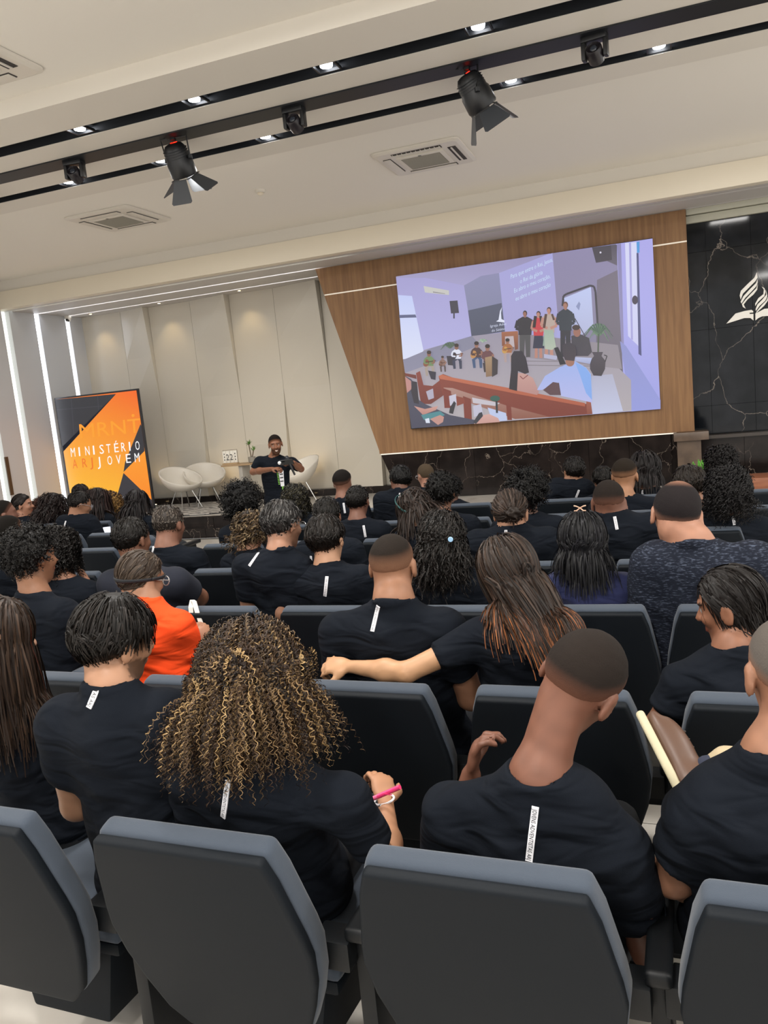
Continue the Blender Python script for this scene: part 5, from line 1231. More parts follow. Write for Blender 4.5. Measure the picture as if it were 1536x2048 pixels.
def mid():
    # ---- second row
    Person('stocky man with a fade haircut and thick neck, second row', (787, 1136), 2.80, skin='#a1745a', face=0, down=4, tilt=0, size=1.04, bulk=1.15, w=1.2, neck_r=1.2,
           hair=('buzz', dict(t=.006, fade=.07, hz=[-.005, .0, .01, .02, .045, .07, .09])), hc='#2a231e', neck=(788, 1205, 2.72), sh=((680, 1265, 2.70), (895, 1262, 2.72)), tape=((757, 1212), (745, 1263)), occ=(1, 4), who='the stocky man with a fade')
    Person('woman in gold glasses with very long auburn-tipped hair, arm around her neighbour, second row', (1015, 1148), 2.74, skin='#c0936e', face=42, down=12, tilt=-8, fem=True, size=1.04,
           hair=('long', dict(L=.46, n=3000, T=.03, g=.2, m=22, rad=.0022, pal=['#2f251f', '#3a2c24', '#241c18', '#44342a'], tipc=(['#8a5230', '#9c6038', '#5a3828'], .3, .45), gather=(PY(1215, 1330, 2.50), .34, 22))), hc='#2b221d', glasses='#c8a060',
           neck=(1035, 1235, 2.66), sh=((960, 1275, 2.66), (1120, 1270, 2.62)), occ=(1, 5), who='the woman with auburn-tipped hair', trous=JEANS, sleeve=.58,
           armL=dict(E=PY(812, 1345, 2.52), W=PY(700, 1333, 2.56), d=(-1, .06, .03), n=(0, .5, -.8), curl=46, thumb=1))
    Person('woman in profile facing left with dark pulled-back hair, second row right', (1462, 1215), 2.72, skin='#8c5f48', face=72, down=14, tilt=0, fem=True, size=1.03, hair=('tail', dict(L=.20, at=(0, -.10, -.06))), hc='#1b1614', face_detail=True,
           neck=(1470, 1305, 2.66), sh=((1365, 1370, 2.64), (1560, 1370, 2.66)), occ=(1, 6), who='the woman in profile', sleeve=.66, bulk=1.1,
           armL=dict(E=PY(1318, 1448, 2.62), W=PY(1400, 1478, 2.9), d=(.6, .7, 0)), h=.0075)
    Person('person in an orange shirt with tied-back hair and dark strap, second row left', (283, 1160), 2.78, skin='#a5785e', face=-22, down=16, tilt=4, fem=True, size=.97, shirt=ORANGE, glasses='#b8b4b0',
           hair=('tail', dict(L=.12, at=(-.01, -.11, -.02), pal=['#43362c', '#54463a'])), hc='#3f3228', neck=(292, 1205, 2.74), sh=((235, 1262, 2.70), (360, 1255, 2.74)), occ=(1, 3), who='the person in orange',
           armR=dict(E=PY(398, 1330, 2.86), W=PY(404, 1295, 3.0), d=(.0, .35, 1), n=(-.6, .5, 0), curl=48))
    Person('young man with short black curls and a tapered neck, second row far left', (66, 1118), 2.82, skin='#8f654c', face=-18, down=6, tilt=0, size=1.04, hair=('curlyshort', dict(T=.036, L=.07)), hc='#14110f',
           neck=(70, 1192, 2.76), sh=((-5, 1240, 2.74), (130, 1232, 2.76)), tape=((30, 1186), (14, 1216)), occ=(1, 1), who='the young man with black curls', w=1.05,
           armR=dict(E=PY(142, 1345, 2.8), W=PY(120, 1400, 3.0), d=(-.3, .9, 0)))
    # ---- third row
    Person('man with thick dark hair leaning forward, navy shirt, third row left', (266, 1082), 3.72, skin='#7a5340', face=-14, down=6, size=1.06, hair=('short', dict(T=.018, L=.03)), hc='#191512', shirt=mat('dark_navy_tshirt', '#111624', .9), w=1.2, bulk=1.25, occ=(2, 2), who='the man leaning forward',
           neck=(272, 1130, 3.68), sh=((225, 1170, 3.66), (352, 1165, 3.7)), armR=dict(E=PY(398, 1195, 3.9), W=PY(380, 1215, 4.1), d=(-.3, .9, 0)))
    Person('person with long dark curls in profile, hand at the neck, third row far left', (118, 1098), 3.62, skin='#9a6d55', face=-35, down=14, fem=True, size=1.0, hair=('curlylong', dict(L=.25, n=2000, T=.035, curl=.008, freq=8, clump=6)), hc='#181412', occ=(2, 1), who='the person with long dark curls',
           neck=(130, 1165, 3.58), sh=((85, 1190, 3.56), (185, 1188, 3.62)), armR=dict(E=PY(196, 1222, 3.7), W=PY(172, 1160, 3.72), d=(-.5, .1, .7), n=(-.5, -.3, -.5), curl=25))
    Person('grey-haired man in glasses leaning to the left, third row', (566, 1053), 3.74, skin='#a87c64', face=-22, down=12, tilt=-3, size=1.06, hair=('short', dict(T=.026, L=.045, pal=['#4d4b4a', '#6d6b69', '#2e2c2b', '#242322'])), hc='#34302e', glasses='#8a8a8a', occ=(2, 4), who='the grey-haired man',
           neck=(560, 1105, 3.66), sh=((492, 1135, 3.62), (602, 1142, 3.66)), tape=((517, 1106), (499, 1132)), armR=dict(E=PY(566, 1225, 3.62), W=PY(572, 1262, 3.85), d=(0, .7, -.3)), w=1.05)
    Person('man with full dark brown hair and pale neck, third row', (654, 1082), 3.72, skin='#c49678', face=-4, down=6, tilt=-3, size=1.04, hair=('short', dict(T=.03, L=.055, hz=[-.05, -.04, -.02, .0, .035, .06, .088])), hc='#1d1713', occ=(2, 5), who='the man with full dark hair', neck=(655, 1135, 3.67), sh=((598, 1165, 3.65), (728, 1160, 3.68)), tape=((654, 1153), (650, 1192)))
    Person('woman with long wavy black hair held by a pale blue clip, third row', (885, 1078), 3.74, skin='#b98b6e', face=6, down=6, fem=True, size=1.04, hair=('wavy', dict(L=.30, n=3200, T=.04, rad=.0024, curl=.009, freq=3.2, clump=10, pal=['#15120f', '#1d1815', '#282320'])), hc='#14110f', occ=(2, 6), who='the woman with the blue clip')
    Person('woman in a navy shirt with straight black hair and small bow, third row', (1166, 1085), 3.70, skin='#c39a7c', face=2, down=2, fem=True, size=1.08, bulk=1.08, shirt=NAVY, hair=('long', dict(L=.21, n=3000, T=.035, g=.26, rad=.0022, pal=['#16161a', '#1d1d22', '#101013'])), hc='#131316', occ=(2, 7), who='the woman with the small bow',
           neck=(1168, 1150, 3.66), sh=((1112, 1180, 3.64), (1250, 1180, 3.66)), armR=dict(E=PY(1296, 1240, 3.7), W=PY(1302, 1305, 3.85), d=(0, .7, -.4)), w=1.1)
    Person('big man with thinning crown in a heathered navy shirt, third row far right', (1352, 1034), 3.66, skin='#b3826a', face=10, down=16, tilt=8, size=1.20, bulk=1.35, w=1.3, shirt=HEATHER, crown=.9, hair=('buzz', dict(t=.008, fade=.06)), hc='#2a2526', neck=(1385, 1090, 3.60), sh=((1310, 1130, 3.58), (1512, 1130, 3.6)), neck_r=1.18, occ=(2, 8), who='the big man in heathered navy', sleeve=.7)
def crowd():
    P = Person
    # fourth row
    P('person with brown highlighted shoulder-length hair bowed forward, fourth row', (502, 1062), 4.62, skin='#a87a60', face=-10, down=12, fem=True, hair=('wavy', dict(L=.16, n=1500, T=.03, g=.2, rad=.0024, pal=['#4a3a2a', '#6d5840', '#2f251c', '#857052'])), hc='#33291f', size=1.04, occ=(3, 3), who='the person with brown hair')
    P('person with short black hair, mostly hidden, fourth row', (655, 1035), 4.60, skin='med', face=10, down=6, hair=('short', dict(T=.02, L=.03)), hc=BK, occ=(3, 4), who='the hidden black-haired person', tape=((622, 1112), (624, 1128)))
    P('woman with brown hair twisted in a messy bun, fourth row', (1022, 1030), 4.60, skin='#b98b70', face=-6, down=12, fem=True, size=1.16, bulk=1.25, w=1.25, hair=('bun', dict(at=(.045, -.115, -.0), r=.045, pal=['#3a2c24', '#4b3a30', '#2b211b'])), hc='#2c221c', neck=(1022, 1058, 4.56), occ=(3, 6), who='the woman with the bun', tape=((1012, 1060), (1012, 1073)))
    P('man with shaved head and creased neck, fourth row right', (1218, 1008), 4.62, skin='#7b5444', face=4, down=4, size=1.1, bulk=1.15, w=1.2, hair=('buzz', dict(t=.005, fade=.05, hz=[.0, .0, .01, .02, .05, .07, .09])), hc='#28211d', neck=(1222, 1030, 4.6), occ=(3, 7), who='the man with the creased neck', tape=((1229, 1033), (1234, 1059)))
    P('man with short greying hair and broad neck, fourth row left', (340, 1052), 4.62, skin='#8c6250', face=-8, down=8, size=1.12, bulk=1.12, w=1.1, neck_r=1.15, hair=('short', dict(T=.014, L=.025, pal=['#5b5148', '#3d352f', '#6e655c'], hz=[-.03, -.03, -.01, .0, .04, .07, .09])), hc='#3b332d', occ=(3, 2), who='the greying man', tape=((308, 1092), (303, 1113)))
    P('man with close-cut dark hair near the left edge, fourth row', (20, 1070), 4.0, skin='brown', face=-20, down=4, hair=('buzz', dict(t=.01)), hc=BK, occ=(2, 0), who='the man near the left edge')
    # fifth row
    P('woman with a large black afro, fifth row', (487, 1012), 5.46, skin='#5a3a2c', face=0, down=4, fem=True, hair=('afro', dict(r=.135)), hc='#0f0d0c', occ=(4, 3), who='the woman with the large afro', size=1.05)
    P('young man with close-cropped black hair and protruding ears, fifth row centre', (716, 1005), 5.42, skin='#7c5444', face=0, down=3, hair=('short', dict(T=.012, L=.015)), hc='#16120f', size=1.0, w=1.1, occ=(4, 4), who='the cropped young man', tape=((727, 1051), (731, 1074)))
    P('woman in glasses with a teal headband looking down, fifth row', (828, 1022), 5.0, skin='#b98b72', face=58, down=32, fem=True, size=1.05, hair=('long', dict(L=.32, n=1800, T=.03, pal=['#2c221d', '#382b24'])), hc='#281f1a', glasses='#777078', face_detail=True, occ=(4, 5), who='the woman with the teal headband', h=.011)
    P('young man with springy black curls and clear ears, fifth row', (884, 988), 5.44, skin='#8a6048', face=0, down=2, size=1.08, w=1.1, hair=('curlyshort', dict(T=.03, L=.06)), hc='#12100e', occ=(4, 6), who='the man with springy curls')
    P('person with a rounded black afro behind the bun, fifth row', (1056, 990), 5.46, skin='dark', face=-6, down=2, size=1.05, w=1.1, hair=('afro', dict(r=.115)), hc='#0f0d0c', occ=(4, 7), who='the person with the rounded afro')
    P('woman with a wide cloud of black curls, fifth row far right', (1456, 985), 5.35, skin='#7c5444', face=0, down=4, fem=True, size=1.1, w=1.2, hair=('curlylong', dict(L=.17, n=3600, T=.06, g=.16, curl=.009, freq=5, rad=.0022, out=.25)), hc='#151213', occ=(4, 9), who='the woman with the cloud of curls', tape=((1465, 1030), (1469, 1050)))
    P('man with tidy brown hair beside the cloud of black curls, fifth row', (1378, 974), 5.7, skin='#a8795e', face=30, down=10, size=1.15, hair=('short', dict(T=.02, L=.04)), hc='#2a221c', occ=(4, 8), who='the man with tidy brown hair')
    # sixth row
    P('man with a skin-fade haircut and white-edged collar, sixth row centre', (686, 968), 6.35, skin='#8c6250', face=4, down=2, size=.98, hair=('buzz', dict(t=.012, fade=.04, hz=[-.01, .0, .02, .03, .05, .07, .09])), hc='#1b1613', occ=(5, 4), who='the man with the skin fade', tape=((687, 1006), (690, 1026)))
    P('bearded man in glasses with short black hair turned left, sixth row', (801, 962), 6.35, skin='#6b4636', face=38, down=4, size=1.02, beard=True, glasses='#9a9aa0', hair=('short', dict(T=.022, L=.03)), hc='#0f0d0b', neck=(801, 981, 6.3), w=1.1, occ=(5, 5), who='the bearded man in glasses', tape=((800, 986), (799, 995)))
    P('woman with a thick wavy ponytail over straight black hair, sixth row', (592, 998), 6.2, skin='brown', face=-6, down=4, fem=True, size=1.02, hair=('curlylong', dict(L=.30, n=1800, T=.03, curl=.012, freq=6, rad=.0022, pal=['#1a1715', '#4a4534', '#2b2820'])), hc='#15120f', occ=(5, 3), who='the woman with the wavy ponytail')
    P('man with a high fade and tan neck, sixth row right', (1250, 955), 6.3, skin='#b08060', face=-8, down=4, size=1.12, w=1.1, hair=('buzz', dict(t=.012, fade=.05, hz=[.0, .01, .02, .03, .05, .07, .09])), hc='#2c241c', occ=(5, 7), who='the man with the high fade')
    P('dark-haired boy mostly hidden behind the high-fade man, sixth row', (1206, 962), 6.8, skin='tan', face=20, down=4, size=.95, hair=('short',), hc=BK, occ=(5, 6), who='the hidden boy')
    P('man in glasses with short black hair reading a phone, sixth row left', (160, 1010), 6.3, skin='#a1745a', face=-42, down=22, size=1.06, glasses='#9a9aa0', hair=('short', dict(T=.016, L=.03)), hc='#1a1512', w=1.2, bulk=1.1, occ=(5, 1), who='the man reading a phone', tape=((132, 1042), (127, 1058)),
      sh=((128, 1046, 6.25), (180, 1046, 6.3)), neck=(152, 1034, 6.27), armR=dict(E=PY(207, 1096, 6.35), W=PY(226, 1082, 6.6), d=(.1, .5, .8), n=(-.8, .3, 0), curl=40))
    # front rows
    P('woman with long dark reddish hair beside the phone reader, front row left', (197, 1002), 6.95, skin='tan', face=-15, down=10, fem=True, size=1.02, hair=('long', dict(L=.34, n=2200, T=.05, pal=['#1f1716', '#2b1d1b', '#382522'])), hc='#1f1716', occ=(6, 2), who='the woman with dark reddish hair')
    P('person with long golden-brown ringlets in front of the banner, front row left', (222, 1008), 7.25, skin='tan', face=-20, down=12, fem=True, size=1.05, hair=('curlylong', dict(L=.38, n=2400, T=.05, curl=.012, freq=9, rad=.0024, clump=6, pal=['#6b4a28', '#8c6636', '#4a3320', '#a37c44'])), hc='#4a3320')
    P('woman with sleek straight black hair before the banner\'s right edge, front row', (277, 1005), 6.75, skin='#b98870', face=-22, down=4, fem=True, size=1.03, hair=('long', dict(L=.30, n=2200, T=.022, pal=['#181314', '#221a1a'])), hc='#181314', occ=(6, 3), who='the woman with sleek black hair')
    P('woman with dark hair in profile facing right, front row far left', (47, 1012), 6.9, skin='#a87860', face=-66, down=0, fem=True, size=1.02, hair=('tail', dict(L=.25)), hc='#231c1a', face_detail=True, h=.012, occ=(6, 0), who='the woman in far left profile')
    P('woman with frizzy auburn hair by the lit wall groove, front row left', (88, 1018), 7.3, skin='tan', face=-10, down=6, fem=True, size=1.02, hair=('curlylong', dict(L=.30, n=1800, T=.05, curl=.01, freq=7, rad=.0026, pal=['#4a2f26', '#5c3a2c'])), hc='#422a22')
    P('woman with long wavy dark brown hair, front row left', (108, 1012), 6.9, skin='tan', face=-25, down=6, fem=True, size=1.04, hair=('wavy', dict(L=.34, n=2000, T=.05, pal=['#241c1b', '#2f2422'])), hc='#241c1b', occ=(6, 1), who='the woman with wavy dark hair')
    P('dark-haired person hidden behind the phone reader, beyond the front row', (163, 990), 7.7, skin='tan', face=0, down=6, size=1.0, hair=('short',), hc='#241c1b')
    P('man with cropped hair at the left edge facing right, fifth row', (10, 1030), 5.3, skin='#7c5444', face=-45, down=0, size=1.0, hair=('buzz', dict(t=.01)), hc=BK, occ=(4, 0), who='the man at the left edge')
    P('woman with a glossy black bob, front row right', (1290, 942), 6.95, skin='tan', face=0, down=6, fem=True, size=1.15, hair=('long', dict(L=.17, n=2200, T=.05, g=.28, pal=['#1b1616', '#262020'])), hc='#191414', occ=(6, 8), who='the woman with the glossy bob', tape=((1287, 972), (1285, 988)))
    P('man with short dark hair resting his elbow on the chair back, front row right', (1148, 943), 7.0, skin='#a1745a', face=26, down=-2, size=1.02, hair=('short', dict(T=.02, L=.03)), hc='#191411', occ=(6, 7), who='the man resting his elbow', tape=((1158, 980), (1152, 995)),
      sh=((1112, 972, 7.0), (1172, 976, 6.95)), neck=(1145, 968, 6.98), armL=dict(E=PY(1074, 1022, 6.75), W=PY(1100, 1040, 6.9), d=(.7, .6, -.2)))
    P('man with shaved fair-brown hair and glasses turned left, beyond the front row', (851, 952), 7.5, skin='#b0806a', face=50, down=10, size=.95, glasses='#a0a0a6', hair=('buzz', dict(t=.006, fade=.03)), hc='#5a4c3c')
    P('small dark curly head behind the springy curls, front row', (903, 980), 7.0, skin='dark', face=0, down=4, size=.95, hair=('curlyshort',), hc='#12100f', occ=(6, 6), who='the small dark curly head')
    P('woman with dense black coils in glasses near the green plant, beyond the front row', (1440, 925), 7.8, skin='#8a5c46', face=35, down=4, fem=True, size=1.12, glasses='#b0b0b4', hair=('curlylong', dict(L=.22, n=1800, T=.05, curl=.01, freq=6, rad=.003)), hc='#1a1616')
# ================================================================== standing speaker
def build_speaker():
    Ys = 8.7
    q = lambda x, y, Y=Ys: PY(x, y, Y)
    pel = q(556, 1003, 8.75)
    fl_ = lambda x, y: np.array([x, y, .06])
    legs = [(pel+np.array([-.07, 0, -.04]), q(552, 1040, 8.62), np.array([pel[0]+.02, 8.55, .08]), np.array([.2, -1, 0])),
            (pel+np.array([.09, 0, -.04]), q(590, 1040, 8.8), np.array([pel[0]+.32, 8.95, .08]), np.array([.3, -1, 0]))]
    P = Person('speaker', (551, 890), Ys, skin='#8a5c44', face=180+28, down=8, tilt=4, size=.98, hair=('buzz', dict(t=.008, fade=.03, hz=[-.03, -.02, .0, .01, .035, .055, .07])), hc='#1c1512', beard=True,
               neck=(548, 917, 8.76), sh=((585, 926, 8.78), (519, 924, 8.72)), pelvis=pel, stand=True, legs=legs, trous=BEIGE, face_detail=True, h=.0085, bulk=.98, sleeve=.72,
               armR=dict(E=q(506, 944, 8.66), W=q(545, 938, 8.44), d=(.9, -.15, .05), n=(.1, .2, -1), curl=48),
               armL=dict(E=q(602, 938, 8.68), W=q(587, 925, 8.46), d=(-.85, -.2, .25), n=(-.1, .2, -1), curl=48))
    P.root['label'] = 'smiling bearded man in black t-shirt and beige trousers standing with a microphone'
    P.root['category'] = 'person'
    # teeth (smile)
    def W(v): return P.H+P.R@np.array(v)*P.size
    me = MB().prism([(-.017, -.050), (.017, -.050), (.012, -.060), (0, -.063), (-.012, -.060)], (0, .006), lambda u, v, w: tuple(W((u, .093+w-abs(u)*.35, v))-P.org)); me.obj('teeth', mat('teeth', '#e8e0d8', .4), P.root)
    # printed graphic on the shirt front
    g = MB(); tree = BVHTree.FromPolygons([Vector(v) for v in P.shirtV.tolist()], P.shirtF.tolist())
    def pr(px, py):
        r = tree.ray_cast(Vector(CP), Vector(ray(px, py)).normalized()); return None if r[0] is None else np.array(r[0])-Fv*.006-P.org
    def dec(quad, name, m_, n=6):
        V = []; F = []
        for j in range(n+1):
            for i in (0, 1):
                a = np.array(quad[0])*(1-j/n)+np.array(quad[3])*j/n; b = np.array(quad[1])*(1-j/n)+np.array(quad[2])*j/n; c = a*(1-i)+b*i; v = pr(*c)
                if v is None: return
                V.append(v)
        F = [(2*j, 2*j+1, 2*j+3, 2*j+2) for j in range(n)]
        link(name, mesh_py(name, V, F), P.root, m_)
    GR = mat('shirt_print_green', '#7fc24a', .6)
    dec([(557, 944), (567, 941), (569, 972), (562, 973)], 'shirt_print', TAPEW); dec([(564, 973), (570, 972), (571, 980), (565, 981)], 'shirt_print', GR)
    for k in range(8): dec([(553.6+k*.5, 945+k*3.2), (556.4+k*.5, 945+k*3.2), (556.4+k*.5, 946.6+k*3.2), (553.6+k*.5, 946.6+k*3.2)], 'shirt_print', GR, 1)
    for k in range(3): dec([(559+k*.6, 948+k*7), (566+k*.6, 947+k*7), (566+k*.6, 949+k*7), (560+k*.6, 950+k*7)], 'shirt_print', TAPEB, 1)
    # microphone and phone held by him
    a, b = q(574, 916, 8.38), q(588, 946, 8.38); d = Vector(b-a).normalized()
    m_ = empty('microphone', tuple(a), label='black handheld microphone in the speaker\'s left hand', cat='microphone')
    MB().tube([Vector((0, 0, 0))+d*.03, d*.22], [.017, .012], 12).obj('handle', BLACKM, m_, smooth=True)
    MB().lathe([(.003, -.03), (.02, -.022), (.027, 0), (.022, .02), (.016, .03)], 14, Mx=Vector((0, 0, 1)).rotation_difference(d).to_matrix()).obj('grille_head', mat('mic_grille', '#3c3e42', .4, metal=.6), m_, smooth=True)
    p = q(573, 925, 8.35); ph = empty('mobile_phone', tuple(p), label='black phone held in both hands by the standing speaker', cat='phone')
    fr = lambda u, v, w: tuple(np.array([1, 0, 0.05])*u+np.array([0, -.6, .8])*v*1+np.array([0, .8, .6])*w)
    MB().prism([(-.085, -.038), (.085, -.038), (.085, .038), (-.085, .038)], (0, .012), fr).obj('body', BLACKM, ph, bevel=.003); MB().prism([(-.079, -.033), (.079, -.033), (.079, .033), (-.079, .033)], (-.0008, 0), fr).obj('display', mat('phone_glass', '#14181c', .08), ph)
    s_ = empty('white_ball', tuple(q(559, 926, 8.33)), label='small round white knob at the end of the speaker\'s phone grip', cat='grip')
    MB().lathe([(.002, -.022), (.016, -.016), (.022, 0), (.016, .016), (.002, .022)], 16).obj('knob', mat('white_plastic', '#e8e8e8', .4), s_, smooth=True)
    MB().tube([(.0, 0, 0), (.05, 0, -.02)], .006, 8).obj('stem', BLACKM, s_)
# ================================================================== things people hold and wear
def extras():
    ps = {o['label']: o for o in bpy.data.objects if o.get('category') == 'person'}
    # crossed leg and shoe of the man at the right edge
    # pink highlighter
    a, b = PY(772, 1586, 2.05), PY(800, 1574, 2.05); hl = empty('highlighter_pen', tuple(a), label='bright pink highlighter pen in the curly-haired woman\'s right hand', cat='pen'); d = Vector(b-a)
    n_ = d.normalized(); MB().tube([-n_*.03, d], .0075, 12).obj('cap', mat('pink_plastic', '#f0407c', .35), hl, smooth=True); MB().tube([-n_*.10, -n_*.03], .0068, 12).obj('barrel', mat('pink_barrel', '#e86a94', .4), hl, smooth=True)
    MB().box(-.001, -.009, -.001, .022, -.0076, .002).obj('pocket_clip', mat('pink_plastic'), hl)
    w_ = PY(768, 1600, 2.09); br = empty('bracelet', tuple(w_), label='thin white wristband on the curly-haired woman\'s right wrist', cat='bracelet')
    MB().tube([(.031*math.cos(t), .03*math.sin(t), .006*math.cos(t)) for t in [2*math.pi*k/24 for k in range(25)]], .0035, 6, caps=False).obj('band', TAPEW, br, smooth=True)
    MB().lathe([(.002, -.004), (.005, 0), (.002, .004)], 8, c=(0, -.032, 0)).obj('bead', mat('bead_silver', '#b0b0b0', .3, metal=.8), br)
    # phone of the reader
    p = PY(214, 1068, 6.55); ph = empty('mobile_phone', tuple(p), label='white-screened phone held by the man in glasses at left', cat='phone'); 
    fr = lambda u, v, w: tuple(np.array([.8, .35, 0])*u+np.array([-.15, .3, .9])*v+np.array([.3, -.85, .3])*w)
    MB().prism([(-.045, -.08), (.045, -.08), (.045, .08), (-.045, .08)], (-.009, 0), fr).obj('body', mat('white_case', '#c8ccd6', .4), ph, bevel=.004); MB().prism([(-.04, -.074), (.04, -.074), (.04, .074), (-.04, .074)], (0, .0012), fr).obj('display', mat('lit_phone', '#e8eefc', emit='#e2e9fb', es=.8), ph)
    # tote bag with its strap over a chair of the third row
    tb_ = empty('tote_bag', tuple(at(372, 1330, 1, 3.3)), label='white cloth tote bag hung by its straps over a third-row chair', cat='bag'); L0 = np.array(tb_.location)
    TB = mat('tote_cloth', '#d9d6cf', .85, bump=(200, .2, .001))
    pts = [PY(388, 1203, 3.42), PY(384, 1200, 3.46), PY(381, 1215, 3.40), PY(384, 1250, 3.37), PY(388, 1285, 3.34)]
    p2 = [PY(388, 1203, 3.42), PY(394, 1225, 3.39), PY(402, 1248, 3.37), PY(398, 1285, 3.34)]
    def strap(ps_, nm_):
        V = []; F = []
        for i, q in enumerate(ps_):
            q = q-L0; V += [q+np.array([-.013, 0, 0]), q+np.array([.013, 0, 0]), q+np.array([.013, .004, 0]), q+np.array([-.013, .004, 0])]
            if i: F += [tuple((i-1)*4+k for k in (a, b))+tuple(i*4+k for k in (b, a)) for a, b in ((0, 1), (1, 2), (2, 3), (3, 0))]
        link(nm_, mesh_py(nm_, V, F), tb_, TB)
    strap(pts, 'strap'); strap(p2, 'strap')
    def fb(p):
        d = ell(p, PY(372, 1325, 3.30), (.15, .05, .17)); return smax(d, p[:, 2]-PY(372, 1283, 3.3)[2], .01)+.004*np.sin(p[:, 0]*60+p[:, 2]*20)
    c = PY(372, 1325, 3.30); V, F = polygonize(fb, c-.2, c+.2, .01); link('bag_body', mesh_np('bag', V-L0, F, True), tb_, TB)
    # blue hair clip, bow clip, teal band, dark strap
    def child(o, name, mb, m, L): 
        return mb
    for o in list(ps.values()):
        l = o['label']; ox = np.array(o.location)
        def L(px, py, Y): return tuple(PY(px, py, Y)-ox)
        if 'pale blue clip' in l:
            m_ = MB().lathe([(.004, -.004), (.011, -.004), (.013, 0), (.011, .004), (.004, .004)], 14, c=L(901, 1079, 3.57), Mx=Matrix.Rotation(math.radians(90), 3, 'X')); m_.obj('hair_clip', mat('blue_clip', '#9cc4e6', .3), o, smooth=True)
        if 'small bow' in l:
            b_ = MB(); c_ = np.array(L(1160, 1016, 3.62))
            for a in (.5, 2.6, 3.7, 5.7): b_.tube([c_, c_+np.array([math.cos(a)*.018, -.01, math.sin(a)*.02]), c_+np.array([math.cos(a)*.03, -.004, math.sin(a)*.022])], .003, 6)
            b_.obj('hair_bow', mat('bow_beige', '#c9a58c', .5), o)
    for lab, key in (('teal', 'teal headband'), ('strap', 'dark strap')):
        pass
# headband, scarf strap as rings around a head: (head-local plane, radius scale)
def headring(P, name, col, z0, tilt, wd, inf=.012, span=(0, 360), m=None):
    V = []; F = []; n = 40; R2 = np.array(Matrix.Rotation(math.radians(tilt), 3, 'X'))
    a0, a1 = [math.radians(a) for a in span]
    for j in range(5):
        for i in range(n):
            a = a0+(a1-a0)*i/(n-1); q = R2@np.array([math.cos(a), math.sin(a), 0])*.2; q = q+np.array([0, 0, z0+wd*(j/4-.5)])+R2@np.array([0, 0, 0])
            c = np.array([0, -.014, .034]); d = q-c; r = np.array([.0765, .098, .09])+inf+.002*math.sin(j/4*math.pi); t = 1/np.linalg.norm(d/r); V.append(P.H+P.R@(c+d*t)*P.size-P.org)
    for j in range(4):
        for i in range(n-1): F.append((j*n+i, j*n+i+1, (j+1)*n+i+1, (j+1)*n+i))
    o = link(name, mesh_py(name, V, F, True), P.root, m or mat(name+'_cloth', col, .7)); md = o.modifiers.new('s', 'SOLIDIFY'); md.thickness = .004; return o
_P = {}
_init = Person.__init__
def _wrap(s, label, *a, **k):
    legs = k.get('legs')
    if legs == 'cross':
        k['legs'] = None; s.cross = True
    _init(s, label, *a, **k); _P[label] = s
Person.__init__ = _wrap
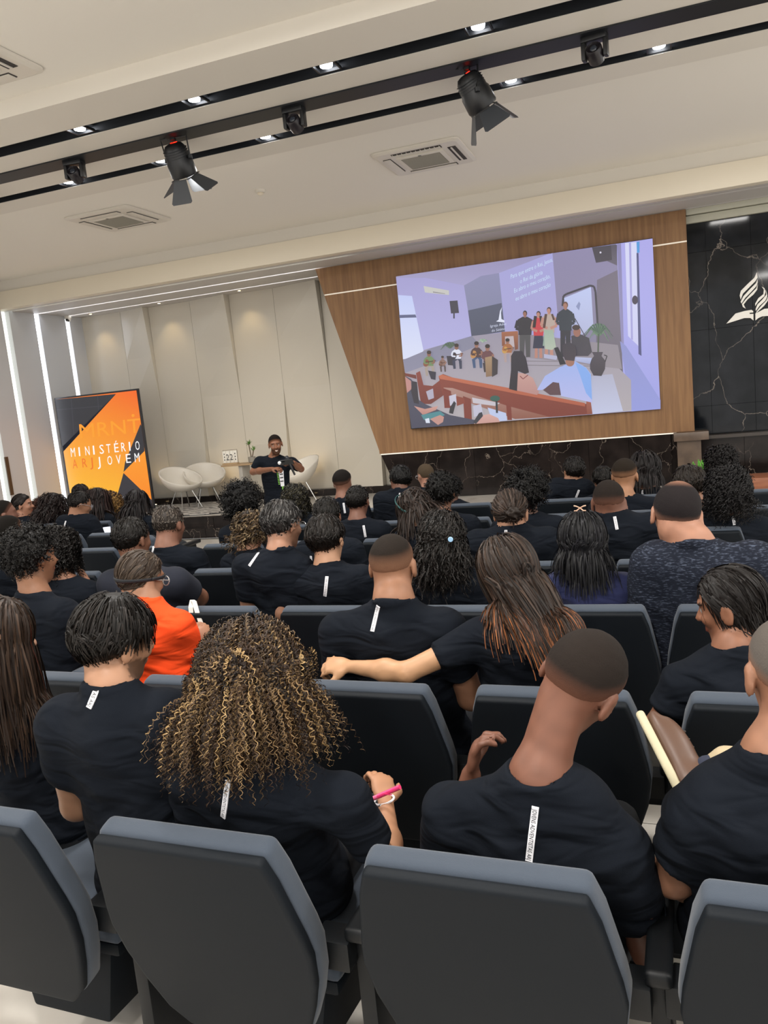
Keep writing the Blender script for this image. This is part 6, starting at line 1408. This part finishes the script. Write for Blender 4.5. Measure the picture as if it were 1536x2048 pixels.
def crossed(P):
    """ankle of the crossed leg resting on the knee, brown shoe with a cream sole"""
    old = [c for c in P.root.children if c.name.startswith(('trousers', 'shoe'))]
    for c in old: bpy.data.objects.remove(c)
    ank = PY(1418, 1540, 2.20)
    hip = P.P+np.array([.08, .05, -.02]); hip2 = P.P+np.array([-.08, .05, -.02]); kn2 = P.P+np.array([-.12, .45, .0]); kn2[2] = .56; an2 = kn2+np.array([0, 0, -.47])
    kn = ank+np.array([.36, .06, .01]); a1 = ank+(kn-ank)*.12
    def f(p):
        d = ell(p, P.P, (.165, .13, .12))
        for a, b, r1, r2 in ((hip, kn, .09, .066), (kn, a1, .066, .06), (hip2, kn2, .09, .066), (kn2, an2, .066, .055)): d = smin(d, cone(p, a, b, r1, r2), .03)
        return d+.003*np.sin(p[:, 0]*70+p[:, 2]*40)
    pts = np.array([hip, kn, a1, an2, ank, P.P]); V, F = polygonize(f, pts.min(0)-.15, pts.max(0)+.13, .012); link('trousers', mesh_np('trousers', V-P.org, F, True), P.root, BEIGE)
    v = np.array([-.36, .62, .52]); v /= np.linalg.norm(v)
    def fs(p): return cone(p, kn*.25+ank*.75, ank, .046, .040)
    V, F = polygonize(fs, ank-.16, ank+.16, .008); link('sock', mesh_np('sock', V-P.org, F, True), P.root, mat('navy_sock', '#23283a', .9))
    up = np.array([.9, .12, .30]); side = np.cross(v, up); side /= np.linalg.norm(side); up = np.cross(side, v); R = np.stack([side, v, up], 1); c = ank+v*.065-up*.035
    def sh_(p):
        q = (p-A3(c))@R.astype(f32); d = smin(ell(q, (0, .0, -.03), (.047, .155, .036)), cone(q, (0, -.085, -.03), (0, -.075, .03), .043, .036), .04); d = smin(d, ell(q, (0, .02, -.005), (.036, .10, .034)), .02); return d, q
    def up_(p): d, q = sh_(p); return smax(d, -.052-q[:, 2], .004)
    def so_(p):
        d, q = sh_(p); w_ = smax(d-.006, (q[:, 2]+.050), .004); return smax(w_, -.076-q[:, 2], .003)
    V, F = polygonize(up_, c-.22, c+.22, .006); link('shoe', mesh_np('shoe', V-P.org, F, True), P.root, mat('brown_leather', '#553c2e', .45))['label'] = 'brown leather shoe'
    def so2(p):
        d, q = sh_(p); w_ = smax(ell(q, (0, .005, -.062), (.056, .165, .05)), np.abs(q[:, 2]+.062)-.013, .004); return w_
    V, F = polygonize(so2, c-.24, c+.24, .006); link('shoe_sole', mesh_np('sole', V-P.org, F, True), P.root, mat('cream_sole', '#bdb597', .6))
    for k in range(3):
        m_ = MB(); b0 = c+v*(.01+.025*k)+up*.014
        m_.tube([b0-side*.022-P.org, b0+up*.014-P.org, b0+side*.022-P.org], .003, 6); m_.obj('shoelace', mat('lace', '#3c3430', .8), P.root)
near(); print('near', time.time()-T0)
mid(); print('mid', time.time()-T0)
crowd(); print('crowd', time.time()-T0)
build_speaker(); print('speaker', time.time()-T0)
for l, P in _P.items():
    if getattr(P, 'cross', False): crossed(P)
    if 'teal headband' in l: headring(P, 'headband', '#1f4a4a', .07, 62, .05, .036)
    if 'dark strap' in l: headring(P, 'head_strap', '#15171c', -.005, 10, .034, .018)
build_chairs(); extras()
bpy.context.view_layer.update()
print('total', time.time()-T0, 'tris', sum(len(m.loops)-2*len(m.polygons) for m in bpy.data.meshes))
